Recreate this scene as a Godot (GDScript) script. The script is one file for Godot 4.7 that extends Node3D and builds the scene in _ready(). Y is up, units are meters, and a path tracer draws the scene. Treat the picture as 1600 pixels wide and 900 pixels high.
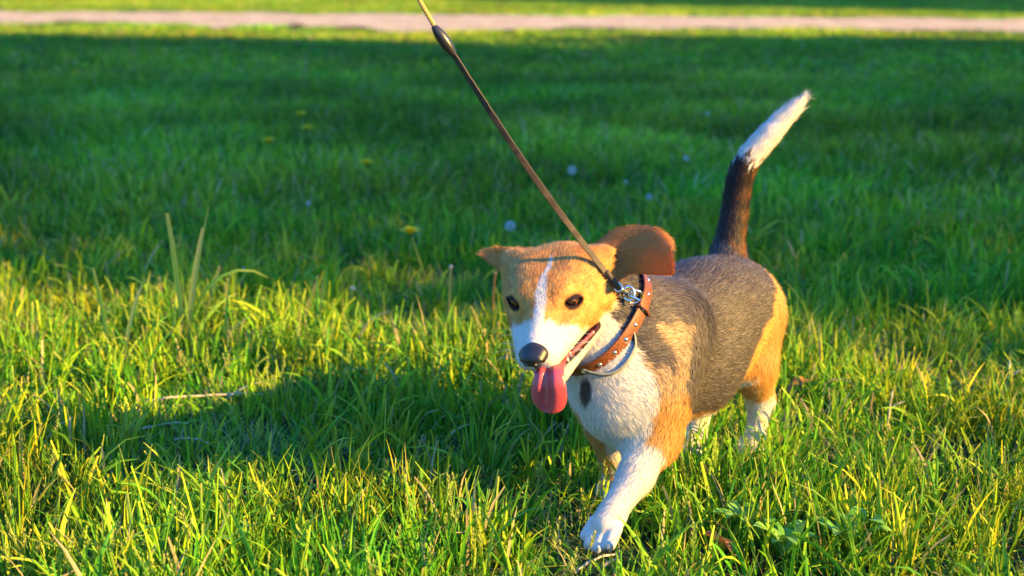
extends Node3D

const DOG_AT := Vector3(0.295, 0.0, -2.32)
const DOG_TURN := -0.5934

var rng := RandomNumberGenerator.new()
var noise := FastNoiseLite.new()
var fine := FastNoiseLite.new()


# ------------------------------------------------------------------ tagging
func tag(o: Node, label: String, category: String, group := "", kind := "") -> void:
	if label != "": o.set_meta("label", label)
	if category != "": o.set_meta("category", category)
	if group != "": o.set_meta("group", group)
	if kind != "": o.set_meta("kind", kind)


func thing(called: String, label: String, category: String, at: Vector3, group := "") -> Node3D:
	var o := Node3D.new()
	var n := 0
	o.name = called
	while has_node(NodePath(o.name)):
		n += 1
		o.name = "%s_%03d" % [called, n]
	add_child(o)
	o.position = at
	tag(o, label, category, group)
	return o


func part(parent: Node, called: String, mesh: Mesh, m: Material, kind := "") -> MeshInstance3D:
	var o := MeshInstance3D.new()
	o.name = called
	o.mesh = mesh
	if m: o.material_override = m
	parent.add_child(o, true)
	if kind != "": o.set_meta("kind", kind)
	return o


func mat(c: Color, rough := 0.8, vertex := false, back := 0.0, spec := 0.4) -> StandardMaterial3D:
	var m := StandardMaterial3D.new()
	m.albedo_color = c.linear_to_srgb()
	m.roughness = rough
	m.metallic_specular = spec
	m.vertex_color_use_as_albedo = vertex
	m.cull_mode = BaseMaterial3D.CULL_DISABLED
	if back > 0.0:
		m.backlight_enabled = true
		m.backlight = Color(back, back, back)
	return m


# ------------------------------------------------------------------ mesh collector
class Mesher:
	var v := PackedVector3Array()
	var n := PackedVector3Array()
	var c := PackedColorArray()
	var ix := PackedInt32Array()

	func commit() -> ArrayMesh:
		var a := []
		a.resize(Mesh.ARRAY_MAX)
		a[Mesh.ARRAY_VERTEX] = v
		a[Mesh.ARRAY_NORMAL] = n
		a[Mesh.ARRAY_COLOR] = c
		a[Mesh.ARRAY_INDEX] = ix
		var m := ArrayMesh.new()
		m.add_surface_from_arrays(Mesh.PRIMITIVE_TRIANGLES, a)
		return m

	# a grid of points, rows of w points; closed joins the last column to the first
	func grid(pts: PackedVector3Array, w: int, col: Color, closed := false, cols := PackedColorArray()) -> void:
		var h := pts.size() / w
		var base := v.size()
		var nn := PackedVector3Array()
		nn.resize(pts.size())
		for j in h:
			for i in w:
				var il := (i - 1 + w) % w if closed else maxi(i - 1, 0)
				var ir := (i + 1) % w if closed else mini(i + 1, w - 1)
				var du := pts[j * w + ir] - pts[j * w + il]
				var dv := pts[mini(j + 1, h - 1) * w + i] - pts[maxi(j - 1, 0) * w + i]
				var q := du.cross(dv)
				nn[j * w + i] = q.normalized() if q.length() > 1e-12 else Vector3.UP
		for k in pts.size():
			v.append(pts[k]); n.append(nn[k]); c.append(cols[k] if cols.size() else col)
		for j in h - 1:
			for i in (w if closed else w - 1):
				var a := base + j * w + i
				var b := base + j * w + (i + 1) % w
				var d := a + w
				var e := b + w
				ix.append_array(PackedInt32Array([a, d, b, b, d, e]))

	func tube(path: Array, radii: Array, sides: int, col: Color) -> void:
		var pts := PackedVector3Array()
		var t0: Vector3 = (path[1] - path[0]).normalized()
		var u := t0.cross(Vector3(0.31, 0.2, 0.93)).normalized()
		for j in path.size():
			var t: Vector3 = (path[mini(j + 1, path.size() - 1)] - path[maxi(j - 1, 0)]).normalized()
			u = (u - t * u.dot(t)).normalized()
			var w := t.cross(u)
			for i in sides:
				var a := TAU * i / sides
				pts.append(path[j] + (u * cos(a) + w * sin(a)) * float(radii[j]))
		grid(pts, sides, col, true)
		var base := v.size() - pts.size()
		for e in [0, path.size() - 1]:
			var k := v.size()
			v.append(path[e]); n.append((path[1] - path[0]).normalized() * (-1.0 if e == 0 else 1.0)); c.append(col)
			for i in sides:
				ix.append_array(PackedInt32Array([k, base + e * sides + i, base + e * sides + (i + 1) % sides]))

	# one grass blade or leaf as a strip bent over its length
	func blade(at: Vector3, yaw: float, length: float, width: float, lean: float, bend: float, col: Color, tip_col: Color, blunt: float, segs := 4, twist := 0.0) -> void:
		var f := Vector3(cos(yaw), 0, sin(yaw))
		var s := Vector3(-sin(yaw), 0, cos(yaw))
		var p := at
		var base := v.size()
		for j in segs + 1:
			var t := float(j) / segs
			var ang := lean + bend * t * t
			var dir := f * sin(ang) + Vector3.UP * cos(ang)
			if j > 0: p += dir * (length / segs)
			var wd := width * (0.72 + 0.28 * sin(t * 2.6)) * (1.0 - (1.0 - blunt) * pow(t, 2.6))
			var s2 := s.rotated(dir, twist) if twist != 0.0 else s
			var nn := (s2.cross(dir)).normalized()
			var cc := col.lerp(tip_col, smoothstep(0.72, 0.95, t))
			v.append(p - s2 * wd * 0.5); n.append((nn - s2 * 0.35).normalized()); c.append(cc)
			v.append(p + s2 * wd * 0.5); n.append((nn + s2 * 0.35).normalized()); c.append(cc)
			if j > 0:
				var k := base + j * 2
				ix.append_array(PackedInt32Array([k - 2, k, k - 1, k - 1, k, k + 1]))


# ------------------------------------------------------------------ smooth bodies from bones
class Field:
	var A := PackedVector3Array()
	var BA := PackedVector3Array()
	var S := PackedVector3Array()
	var INV := PackedFloat32Array()
	var RA := PackedFloat32Array()
	var DR := PackedFloat32Array()
	var K := PackedFloat32Array()
	var SUB := PackedInt32Array()
	var DIR := PackedVector3Array()
	var all := PackedInt32Array()
	# result of the last meshing
	var mv := PackedVector3Array()
	var mn := PackedVector3Array()
	var mi := PackedInt32Array()
	var md := PackedVector3Array()

	func add(a: Vector3, b: Vector3, ra: float, rb: float, k := 0.02, s := Vector3.ONE, sub := 0) -> void:
		all.append(A.size())
		A.append(a)
		var d := (b - a) * s
		BA.append(d)
		S.append(s)
		INV.append(1.0 / maxf(d.length_squared(), 1e-9))
		RA.append(ra); DR.append(rb - ra); K.append(k); SUB.append(sub)
		DIR.append((b - a).normalized() if (b - a).length() > 1e-5 else Vector3.ZERO)

	func pair(a: Vector3, b: Vector3, ra: float, rb: float, k := 0.02, s := Vector3.ONE, sub := 0) -> void:
		var m := Vector3(-1, 1, 1)
		add(a, b, ra, rb, k, s, sub)
		add(a * m, b * m, ra, rb, k, s, sub)

	func one(i: int, p: Vector3) -> float:
		var q := (p - A[i]) * S[i]
		var h := clampf(q.dot(BA[i]) * INV[i], 0.0, 1.0)
		return (q - BA[i] * h).length() - RA[i] - DR[i] * h

	func value(p: Vector3, cand: PackedInt32Array) -> float:
		var d := 1.0
		for i in cand:
			var q := (p - A[i]) * S[i]
			var h := clampf(q.dot(BA[i]) * INV[i], 0.0, 1.0)
			var e := (q - BA[i] * h).length() - RA[i] - DR[i] * h
			var k := K[i]
			if SUB[i]:
				var t := maxf(k - absf(d + e), 0.0)
				d = maxf(d, -e) + t * t * 0.25 / k
			else:
				var t := maxf(k - absf(d - e), 0.0)
				d = minf(d, e) - t * t * 0.25 / k
		return d

	func grad(p: Vector3, cand: PackedInt32Array, h: float) -> Vector3:
		var g := Vector3(1, -1, -1) * value(p + Vector3(h, -h, -h), cand)
		g += Vector3(-1, -1, 1) * value(p + Vector3(-h, -h, h), cand)
		g += Vector3(-1, 1, -1) * value(p + Vector3(-h, h, -h), cand)
		g += Vector3(1, 1, 1) * value(p + Vector3(h, h, h), cand)
		return g.normalized()

	# where a ray from inside leaves the body
	func leave(from: Vector3, dir: Vector3) -> Vector3:
		var p := from
		for i in 60:
			var d := value(p, all)
			p -= dir * minf(d * 0.7, 0.004)
			if absf(d) < 0.0001: break
		return p

	func mesh(lo: Vector3, hi: Vector3, h: float) -> void:
		mv.clear(); mn.clear(); mi.clear(); md.clear()
		var B := 4
		var nb := Vector3i(((hi - lo) / (h * B)).ceil())
		var nx := nb.x * B + 1
		var ny := nb.y * B + 1
		var nz := nb.z * B + 1
		var sy := nx
		var sz := nx * ny
		var vals := PackedFloat32Array()
		vals.resize(nx * ny * nz)
		vals.fill(9.0)
		var cell := PackedInt32Array()
		cell.resize(nx * ny * nz)
		cell.fill(-1)
		var R := h * B * 0.87
		var blocks := []
		for bz in nb.z:
			for by in nb.y:
				for bx in nb.x:
					var o := Vector3i(bx, by, bz) * B
					var ctr := lo + (Vector3(o) + Vector3.ONE * (B * 0.5)) * h
					var d := value(ctr, all)
					if absf(d) > R * 1.7 + 0.002: continue
					var cand := PackedInt32Array()
					for i in all:
						var e := one(i, ctr)
						if e < maxf(d, 0.0) + R * 2.6 + K[i]: cand.append(i)
					blocks.append([o, cand])
					for k in B + 1:
						for j in B + 1:
							for i in B + 1:
								var at := (o.x + i) + (o.y + j) * sy + (o.z + k) * sz
								if vals[at] > 8.0:
									vals[at] = value(lo + Vector3(o.x + i, o.y + j, o.z + k) * h, cand)
		var off := PackedInt32Array([0, 1, sy, sy + 1, sz, sz + 1, sz + sy, sz + sy + 1])
		var cor := [Vector3(0, 0, 0), Vector3(1, 0, 0), Vector3(0, 1, 0), Vector3(1, 1, 0), Vector3(0, 0, 1), Vector3(1, 0, 1), Vector3(0, 1, 1), Vector3(1, 1, 1)]
		var edges := PackedInt32Array([0, 1, 2, 3, 4, 5, 6, 7, 0, 2, 1, 3, 4, 6, 5, 7, 0, 4, 1, 5, 2, 6, 3, 7])
		for b in blocks:
			var o: Vector3i = b[0]
			var cand: PackedInt32Array = b[1]
			for k in B:
				for j in B:
					for i in B:
						var at := (o.x + i) + (o.y + j) * sy + (o.z + k) * sz
						var m := 0
						for q in 8:
							if vals[at + off[q]] < 0.0: m += 1
						if m == 0 or m == 8: continue
						var sum := Vector3.ZERO
						var cnt := 0
						for q in 12:
							var a := edges[q * 2]
							var c := edges[q * 2 + 1]
							var va := vals[at + off[a]]
							var vc := vals[at + off[c]]
							if (va < 0.0) != (vc < 0.0):
								sum += (cor[a] as Vector3).lerp(cor[c], va / (va - vc))
								cnt += 1
						var p := lo + (Vector3(o.x + i, o.y + j, o.z + k) + sum / cnt) * h
						var g := grad(p, cand, h * 0.5)
						p -= g * clampf(value(p, cand), -h * 0.5, h * 0.5)
						cell[at] = mv.size()
						mv.append(p)
						mn.append(g)
						var fd := Vector3.ZERO
						for q in cand:
							if SUB[q] == 0: fd += DIR[q] * exp(-maxf(one(q, p), -0.01) * 130.0)
						md.append(fd.normalized())
		for b in blocks:
			var o: Vector3i = b[0]
			for k in B:
				for j in B:
					for i in B:
						var x := o.x + i
						var y := o.y + j
						var z := o.z + k
						if x < 1 or y < 1 or z < 1: continue
						var at := x + y * sy + z * sz
						var s0 := vals[at] < 0.0
						if s0 != (vals[at + 1] < 0.0): quad(cell[at - sy - sz], cell[at - sz], cell[at], cell[at - sy], s0)
						if s0 != (vals[at + sy] < 0.0): quad(cell[at - 1 - sz], cell[at - 1], cell[at], cell[at - sz], s0)
						if s0 != (vals[at + sz] < 0.0): quad(cell[at - 1 - sy], cell[at - sy], cell[at], cell[at - 1], s0)

	func quad(a: int, b: int, c: int, d: int, flip: bool) -> void:
		if a < 0 or b < 0 or c < 0 or d < 0: return
		if flip: mi.append_array(PackedInt32Array([a, c, b, a, d, c]))
		else: mi.append_array(PackedInt32Array([a, b, c, a, c, d]))


# ------------------------------------------------------------------ start
func _ready() -> void:
	rng.seed = 4711
	noise.seed = 3; noise.frequency = 1.0; noise.fractal_octaves = 3
	fine.seed = 8; fine.frequency = 1.0; fine.fractal_octaves = 2
	make_camera()
	make_ground()
	make_trees()
	make_dog()
	make_collars()
	make_grass()
	make_plants()


func make_camera() -> void:
	var cam := Camera3D.new()
	cam.name = "camera"
	cam.position = Vector3(0, 0.9, 0)
	cam.rotation_degrees = Vector3(-13.4, 0, 0)
	cam.fov = 22.9
	cam.near = 0.05
	cam.far = 400.0
	var lens := CameraAttributesPhysical.new()
	lens.frustum_focal_length = 59.25
	lens.frustum_focus_distance = 2.2
	lens.frustum_near = 0.05
	lens.frustum_far = 400.0
	lens.exposure_aperture = 4.4
	cam.attributes = lens
	add_child(cam)
	cam.current = true
	var env := Environment.new()
	env.background_mode = Environment.BG_SKY
	var sky := Sky.new()
	var sm := ProceduralSkyMaterial.new()
	sm.sky_top_color = Color(0.19, 0.43, 0.73)
	sm.sky_horizon_color = Color(0.49, 0.70, 0.78)
	sm.ground_bottom_color = Color(0.10, 0.13, 0.06)
	sm.ground_horizon_color = Color(0.45, 0.5, 0.45)
	sm.sun_angle_max = 8.0
	sky.sky_material = sm
	env.sky = sky
	env.tonemap_mode = Environment.TONE_MAPPER_LINEAR
	env.tonemap_exposure = 4.2
	env.sdfgi_enabled = true
	env.ssao_enabled = true
	env.ssil_enabled = true
	var we := WorldEnvironment.new()
	we.name = "surroundings"
	we.environment = env
	add_child(we)
	var sun := DirectionalLight3D.new()
	sun.name = "sun"
	sun.light_color = Color(1.0, 0.81, 0.44)
	sun.light_energy = 1.6
	sun.light_angular_distance = 0.6
	sun.shadow_enabled = true
	add_child(sun)
	sun.look_at_from_position(Vector3(0.866, 0.358, 0.350) * 10.0, Vector3.ZERO)


const EARL_LOW := [Vector3(-0.0032, 0.3965, 0.2615), Vector3(0.0174, 0.4162, 0.2355), Vector3(0.0496, 0.4218, 0.2379), Vector3(0.0838, 0.4276, 0.2511), Vector3(0.1126, 0.4345, 0.2678)]
const EARL_UP := [Vector3(-0.0373, 0.4581, 0.2724), Vector3(-0.0104, 0.4848, 0.2422), Vector3(0.0339, 0.4936, 0.2365), Vector3(0.0722, 0.4927, 0.2468), Vector3(0.1015, 0.4823, 0.2633)]
const EARR_LOW := [Vector3(-0.1149, 0.4010, 0.3187), Vector3(-0.1411, 0.4056, 0.3183), Vector3(-0.1696, 0.4152, 0.3134), Vector3(-0.1942, 0.4241, 0.3059), Vector3(-0.2161, 0.4321, 0.3026)]
const EARR_UP := [Vector3(-0.1126, 0.4479, 0.2991), Vector3(-0.1429, 0.4467, 0.3015), Vector3(-0.1686, 0.4466, 0.3007), Vector3(-0.1937, 0.4435, 0.2995), Vector3(-0.2165, 0.4352, 0.2968)]
const TONGUE := [Vector3(-0.0417, 0.3122, 0.3417), Vector3(-0.0251, 0.3099, 0.3788), Vector3(-0.0136, 0.3089, 0.4072), Vector3(-0.0052, 0.3052, 0.4257), Vector3(-0.0015, 0.2884, 0.4329), Vector3(-0.0025, 0.2704, 0.4311), Vector3(-0.0046, 0.2545, 0.4277), Vector3(-0.0075, 0.2434, 0.4248)]
const CLIP_RING := Vector3(0.021, 0.381, 0.233)
const LEASH := [Vector3(0.0180, 0.4053, 0.2713), Vector3(-0.1543, 0.7618, 0.4539), Vector3(-0.2325, 1.0000, 0.5790)]
const PAWS := [Vector2(0.133, 1.995), Vector2(0.104, 1.966), Vector2(0.079, 1.947)]
# plants: x, height, distance from the camera's foot
const BLOOMS := [Vector3(-0.938, 0.180, 6.322), Vector3(-0.862, 0.160, 5.978), Vector3(-0.969, 0.150, 5.646), Vector3(-0.519, 0.150, 5.042), Vector3(-0.279, 0.140, 3.826), Vector3(-3.155, 0.150, 10.220), Vector3(-2.746, 0.140, 9.001), Vector3(-2.683, 0.140, 10.173)]
const CLOCKS := [Vector3(0.217, 0.130, 5.037), Vector3(-0.006, 0.110, 4.102), Vector3(0.684, 0.110, 5.496), Vector3(0.461, 0.080, 4.775), Vector3(-0.666, 0.090, 4.594), Vector3(0.991, 0.100, 7.109), Vector3(0.409, 0.090, 4.156), Vector3(0.404, 0.080, 5.075), Vector3(-0.396, 0.090, 3.400), Vector3(-0.690, 0.090, 3.631)]
const BARE_STEMS := [Vector3(-0.148, 0.160, 3.317), Vector3(-0.042, 0.160, 3.249)]
const TALL_TUFTS := [Vector3(-0.746, 0.020, 3.127), Vector3(-0.840, 0.020, 2.924), Vector3(-0.634, 0.020, 3.022), Vector3(-0.223, 0.020, 2.209)]
const STRAWS := [Vector3(-0.609, 0.035, 2.690), Vector3(0.010, 0.030, 2.697), Vector3(-0.658, 0.030, 2.526), Vector3(-0.629, 0.050, 3.901), Vector3(1.024, 0.040, 2.812), Vector3(-0.581, 0.030, 2.448), Vector3(0.123, 0.020, 1.944), Vector3(0.649, 0.050, 3.128), Vector3(0.717, 0.050, 2.572), Vector3(-0.784, 0.050, 2.392)]
const WEEDS := [Vector3(0.355, 0.020, 2.043), Vector3(0.403, 0.020, 1.972), Vector3(0.505, 0.020, 1.985), Vector3(-0.168, 0.020, 2.195), Vector3(0.481, 0.020, 3.022), Vector3(-0.404, 0.020, 1.990)]
const DEAD_LEAVES := [Vector3(0.307, 0.030, 1.954), Vector3(0.277, 0.020, 1.958), Vector3(0.532, 0.040, 2.724)]

# ------------------------------------------------------------------ dog
# Dog's own axes: x to its left, y up, z forward; the head has a frame of its own with the origin between the eyes.
var body := Field.new()
var head := Field.new()
var head_frame := Transform3D()
var eye_spots := []

const TAN_COAT := Color(0.49, 0.245, 0.066)
const RUST_COAT := Color(0.40, 0.13, 0.03)
const WHITE_COAT := Color(0.57, 0.54, 0.49)
const BLACK_COAT := Color(0.035, 0.028, 0.028)
const LIP := Color(0.03, 0.016, 0.016)


func shape_dog() -> void:
	var x := Vector3(0.9455, 0.0, -0.3256)
	var y := Vector3(0.1427, 0.8988, 0.4145)
	var z := Vector3(0.2926, -0.4384, 0.8498)
	var roll := 0.11
	head_frame = Transform3D(Basis(x * cos(roll) + y * sin(roll), y * cos(roll) - x * sin(roll), z), Vector3(-0.0542, 0.3862, 0.3622))
	var b := body
	var nar := Vector3(1.12, 1, 1)
	# trunk, front to back so that the coat flows that way
	b.add(Vector3(0, 0.277, 0.17), Vector3(0, 0.277, -0.05), 0.088, 0.101, 0.05, nar)
	b.add(Vector3(0, 0.212, 0.20), Vector3(0, 0.216, 0.00), 0.074, 0.088, 0.05, nar)
	b.add(Vector3(0, 0.225, 0.235), Vector3(0, 0.215, 0.20), 0.050, 0.06, 0.05)
	b.add(Vector3(0, 0.280, -0.04), Vector3(0, 0.288, -0.16), 0.092, 0.074, 0.05, nar)
	b.add(Vector3(0, 0.222, 0.00), Vector3(0, 0.258, -0.13), 0.084, 0.062, 0.05)
	b.pair(Vector3(0.018, 0.290, -0.13), Vector3(0.016, 0.283, -0.195), 0.062, 0.054, 0.05)
	# neck
	b.add(Vector3(-0.070, 0.402, 0.268), Vector3(-0.005, 0.30, 0.13), 0.056, 0.082, 0.05)
	b.add(Vector3(-0.062, 0.352, 0.268), Vector3(0.0, 0.235, 0.205), 0.050, 0.070, 0.05)
	# shoulders
	b.pair(Vector3(0.040, 0.315, 0.11), Vector3(0.047, 0.225, 0.195), 0.047, 0.048, 0.04)
	# left foreleg, reaching forward
	b.add(Vector3(0.047, 0.235, 0.190), Vector3(0.053, 0.150, 0.208), 0.046, 0.038, 0.04)
	b.add(Vector3(0.054, 0.150, 0.213), Vector3(0.055, 0.108, 0.268), 0.0335, 0.0255, 0.03)
	b.add(Vector3(0.055, 0.108, 0.268), Vector3(0.050, 0.072, 0.322), 0.0255, 0.0212, 0.02)
	paw(Vector3(0.049, 0.060, 0.335), Vector3(-0.14, -0.55, 0.82), 1.0)
	# right foreleg, standing
	b.add(Vector3(-0.050, 0.235, 0.185), Vector3(-0.056, 0.145, 0.165), 0.046, 0.036, 0.04)
	b.add(Vector3(-0.056, 0.145, 0.165), Vector3(-0.052, 0.068, 0.150), 0.033, 0.0225, 0.02)
	paw(Vector3(-0.052, 0.048, 0.146), Vector3(0, -0.75, 0.55), 0.85)
	# left hind leg
	b.add(Vector3(0.026, 0.262, -0.180), Vector3(0.050, 0.198, -0.145), 0.056, 0.044, 0.04)
	b.add(Vector3(0.028, 0.245, -0.205), Vector3(0.044, 0.178, -0.190), 0.047, 0.034, 0.04)
	b.add(Vector3(0.050, 0.190, -0.148), Vector3(0.046, 0.105, -0.212), 0.040, 0.0225, 0.03)
	b.add(Vector3(0.046, 0.105, -0.216), Vector3(0.048, 0.040, -0.195), 0.0215, 0.0185, 0.02)
	paw(Vector3(0.048, 0.034, -0.19), Vector3(0.05, -0.22, 0.97), 0.85)
	# right hind leg, under the belly
	b.add(Vector3(-0.032, 0.262, -0.170), Vector3(-0.050, 0.180, -0.10), 0.058, 0.042, 0.04)
	b.add(Vector3(-0.050, 0.180, -0.10), Vector3(-0.044, 0.095, -0.155), 0.040, 0.0225, 0.03)
	b.add(Vector3(-0.046, 0.095, -0.155), Vector3(-0.038, 0.035, -0.12), 0.0225, 0.020, 0.02)
	paw(Vector3(-0.038, 0.036, -0.115), Vector3(0.1, -0.15, 0.97), 0.95)
	# tail
	var t := [Vector3(-0.030, 0.335, -0.205), Vector3(-0.037, 0.43, -0.250), Vector3(-0.031, 0.513, -0.268), Vector3(0.002, 0.572, -0.298), Vector3(0.032, 0.616, -0.330), Vector3(0.046, 0.636, -0.345)]
	var r := [0.029, 0.0250, 0.0232, 0.0212, 0.0140, 0.0025]
	for i in 15:
		var f := i / 15.0
		var g := (i + 1) / 15.0
		var a := f * 5.0
		var c := g * 5.0
		var ra := lerpf(r[int(a)], r[mini(int(a) + 1, 5)], a - int(a))
		var rc := lerpf(r[mini(int(c), 5)], r[mini(int(c) + 1, 5)], c - int(c))
		b.add(catmull(t, f), catmull(t, g), ra, rc, 0.0015 if i > 1 else 0.02)

	var h := head
	# the neck again, so that head and body close on each other under the collar
	var inv := head_frame.affine_inverse()
	h.add(inv * Vector3(-0.070, 0.402, 0.268), inv * Vector3(-0.005, 0.30, 0.13), 0.053, 0.079, 0.03)
	h.add(inv * Vector3(-0.062, 0.352, 0.268), inv * Vector3(0.0, 0.235, 0.205), 0.047, 0.067, 0.03)
	# skull, brows, cheeks: bones run backward, the way the hair lies
	h.add(Vector3(0, -0.014, -0.032), Vector3(0, -0.020, -0.088), 0.050, 0.056, 0.02, Vector3(0.88, 1.14, 1))
	h.pair(Vector3(0.027, 0.007, -0.014), Vector3(0.031, 0.008, -0.035), 0.0220, 0.021, 0.02)
	h.pair(Vector3(0.044, -0.026, -0.040), Vector3(0.055, -0.040, -0.082), 0.029, 0.039, 0.03)
	h.pair(Vector3(0.040, 0.000, -0.075), Vector3(0.070, 0.002, -0.102), 0.026, 0.021, 0.03)
	# muzzle
	h.add(Vector3(0, -0.021, 0.077), Vector3(0, -0.004, -0.02), 0.0175, 0.030, 0.02)
	h.pair(Vector3(0.0130, -0.038, 0.074), Vector3(0.034, -0.034, -0.012), 0.0195, 0.030, 0.014)
	# lower jaw
	h.add(Vector3(0, -0.106, 0.046), Vector3(0, -0.070, -0.05), 0.0125, 0.036, 0.014)
	h.pair(Vector3(0.015, -0.103, 0.042), Vector3(0.046, -0.064, -0.030), 0.0105, 0.026, 0.012)
	# eyes: find the skin, then open the lids there
	for s in [1.0, -1.0]:
		var dir := Vector3(0.50 * s, 0.10, 0.86).normalized()
		var at: Vector3 = h.leave(Vector3(0.030 * s, 0.001, -0.03), dir)
		eye_spots.append([at, dir])
	for e in eye_spots:
		var dir: Vector3 = e[1]
		var at: Vector3 = e[0]
		var side := dir.cross(Vector3.UP).normalized()
		h.add(at - side * 0.0090 - Vector3(0, 0.0016, 0), at + side * 0.0090 + Vector3(0, 0.0006, 0), 0.0078, 0.0078, 0.003, Vector3.ONE, 1)
	for e in eye_spots:
		var dir: Vector3 = e[1]
		var at: Vector3 = e[0] - dir * 0.0012
		var side := dir.cross(Vector3.UP).normalized()
		var up := side.cross(dir).normalized()
		# lids: two arcs that meet in the corners and follow the ball
		for half in [1.0, -1.0]:
			var last := Vector3.ZERO
			for k in 9:
				var a := PI * k / 8.0
				var p: Vector3 = at - side * cos(a) * 0.0152 + up * (sin(a) * 0.0078 * half + cos(a) * -0.0012) - dir * (0.0040 * pow(cos(a), 2.0) - 0.0010)
				if k > 0: h.add(last, p, 0.0019 if half > 0.0 else 0.0015, 0.0019 if half > 0.0 else 0.0015, 0.0012)
				last = p
	# mouth, panting
	h.add(Vector3(0, -0.0590, -0.018), Vector3(0, -0.0825, 0.11), 0.0062, 0.0225, 0.004, Vector3(0.09, 1, 1), 1)
	mouth_bone = h.A.size() - 1


var toes := []

func paw(at: Vector3, fwd: Vector3, s: float) -> void:
	fwd = fwd.normalized()
	var side := Vector3.UP.cross(fwd).normalized()
	var up := fwd.cross(side)
	body.add(at, at + fwd * 0.010 * s, 0.0232 * s, 0.0232 * s, 0.012)
	for i in 4:
		var f := i - 1.5
		var reach := (0.036 if absf(f) < 1.0 else 0.025) * s
		var a := at + side * f * 0.0125 * s + fwd * 0.012 * s
		var b := at + side * f * 0.0152 * s + fwd * (0.012 * s + reach) - up * 0.006 * s
		body.add(a, b, 0.0115 * s, 0.0100 * s, 0.0030)
		toes.append([b, fwd, up, s])


func step(edge: float, x: float) -> float:
	return 1.0 if x >= edge else 0.0


func stain(p: Vector3, f: float) -> float:
	return noise.get_noise_3d(p.x * f, p.y * f, p.z * f)


# colour of the coat on trunk, legs and tail
func body_colour(p: Vector3, n: Vector3) -> Color:
	var w := stain(p, 30.0) * 0.022 + stain(p, 110.0) * 0.010
	var c := TAN_COAT
	# tail
	if p.z < -0.195 and p.y > 0.352:
		if p.y + p.x * 0.35 > 0.520 + w * 1.5: return WHITE_COAT
		return Color(0.016, 0.012, 0.013).lerp(Color(0.12, 0.05, 0.018), smoothstep(-0.022, -0.004, p.x + w * 1.2))
	# black saddle over back and flanks
	var front := (lerpf(0.205, 0.140, smoothstep(0.24, 0.37, p.y)) if p.y > 0.24 else lerpf(0.10, 0.205, smoothstep(0.14, 0.24, p.y))) + w
	var rear := lerpf(-0.035, -0.235, smoothstep(0.20, 0.385, p.y)) + w
	var low := 0.150 + w
	var black := smoothstep(front + 0.012, front - 0.012, p.z) * smoothstep(rear - 0.006, rear + 0.006, p.z) * smoothstep(low - 0.006, low + 0.012, p.y)
	# dark hair on nape and along the side of the neck
	if p.z > 0.1:
		var nape := smoothstep(0.318, 0.350, p.y + w * 1.2)
		var ruff := smoothstep(0.205, 0.222, p.z + w) * smoothstep(0.275, 0.29, p.y + w)
		black = maxf(black, maxf(nape, ruff))
	# paler, sandy hair on the shoulder
	c = c.lerp(Color(0.36, 0.235, 0.115), smoothstep(0.20, 0.30, p.y + w) * smoothstep(0.06, 0.10, p.z))
	c = c.lerp(BLACK_COAT, black)
	# white: throat, chest, belly, feet
	var white := smoothstep(0.248, 0.258, p.z + w * 0.5 - maxf(0.0, p.y - 0.30) * 0.35)
	white = maxf(white, smoothstep(low + 0.002, low - 0.012, p.y) * smoothstep(-0.15, -0.13, p.z) * smoothstep(0.085, 0.07, absf(p.x)))
	if p.z > 0.1 and p.y < 0.25:
		white = maxf(white, smoothstep(0.056, 0.046, absf(p.x - 0.005) + w * 0.4) * smoothstep(0.12, 0.15, p.z))
	if p.z > 0.1 and p.y < 0.2:
		if p.x > 0.0:
			var edge := lerpf(0.252, 0.238, smoothstep(0.17, 0.13, p.y))
			white = maxf(white, smoothstep(edge - 0.005, edge + 0.005, p.z + w * 0.5))
			white = maxf(white, smoothstep(0.100, 0.090, p.y + w))
		else:
			white = minf(white, smoothstep(-0.042, -0.034, p.x + w * 0.5))
			white = maxf(white, smoothstep(0.045, 0.038, p.y + w))
	if p.z < -0.05 and p.y < 0.2:
		white = maxf(white, smoothstep(0.118, 0.100, p.y + w))
		if p.x > 0.0: white = maxf(white, smoothstep(-0.118, -0.106, p.z + w * 0.7 - (0.17 - p.y) * 0.4) * smoothstep(0.182, 0.168, p.y))
		else: white = 1.0
	# a black streak on the right of the throat
	var q := (p - Vector3(-0.020, 0.243, 0.302)) * Vector3(95, 38, 38)
	c = c.lerp(WHITE_COAT, clampf(white, 0, 1))
	return c.lerp(BLACK_COAT, smoothstep(1.15, 0.85, q.length() + w * 8.0))


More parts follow.
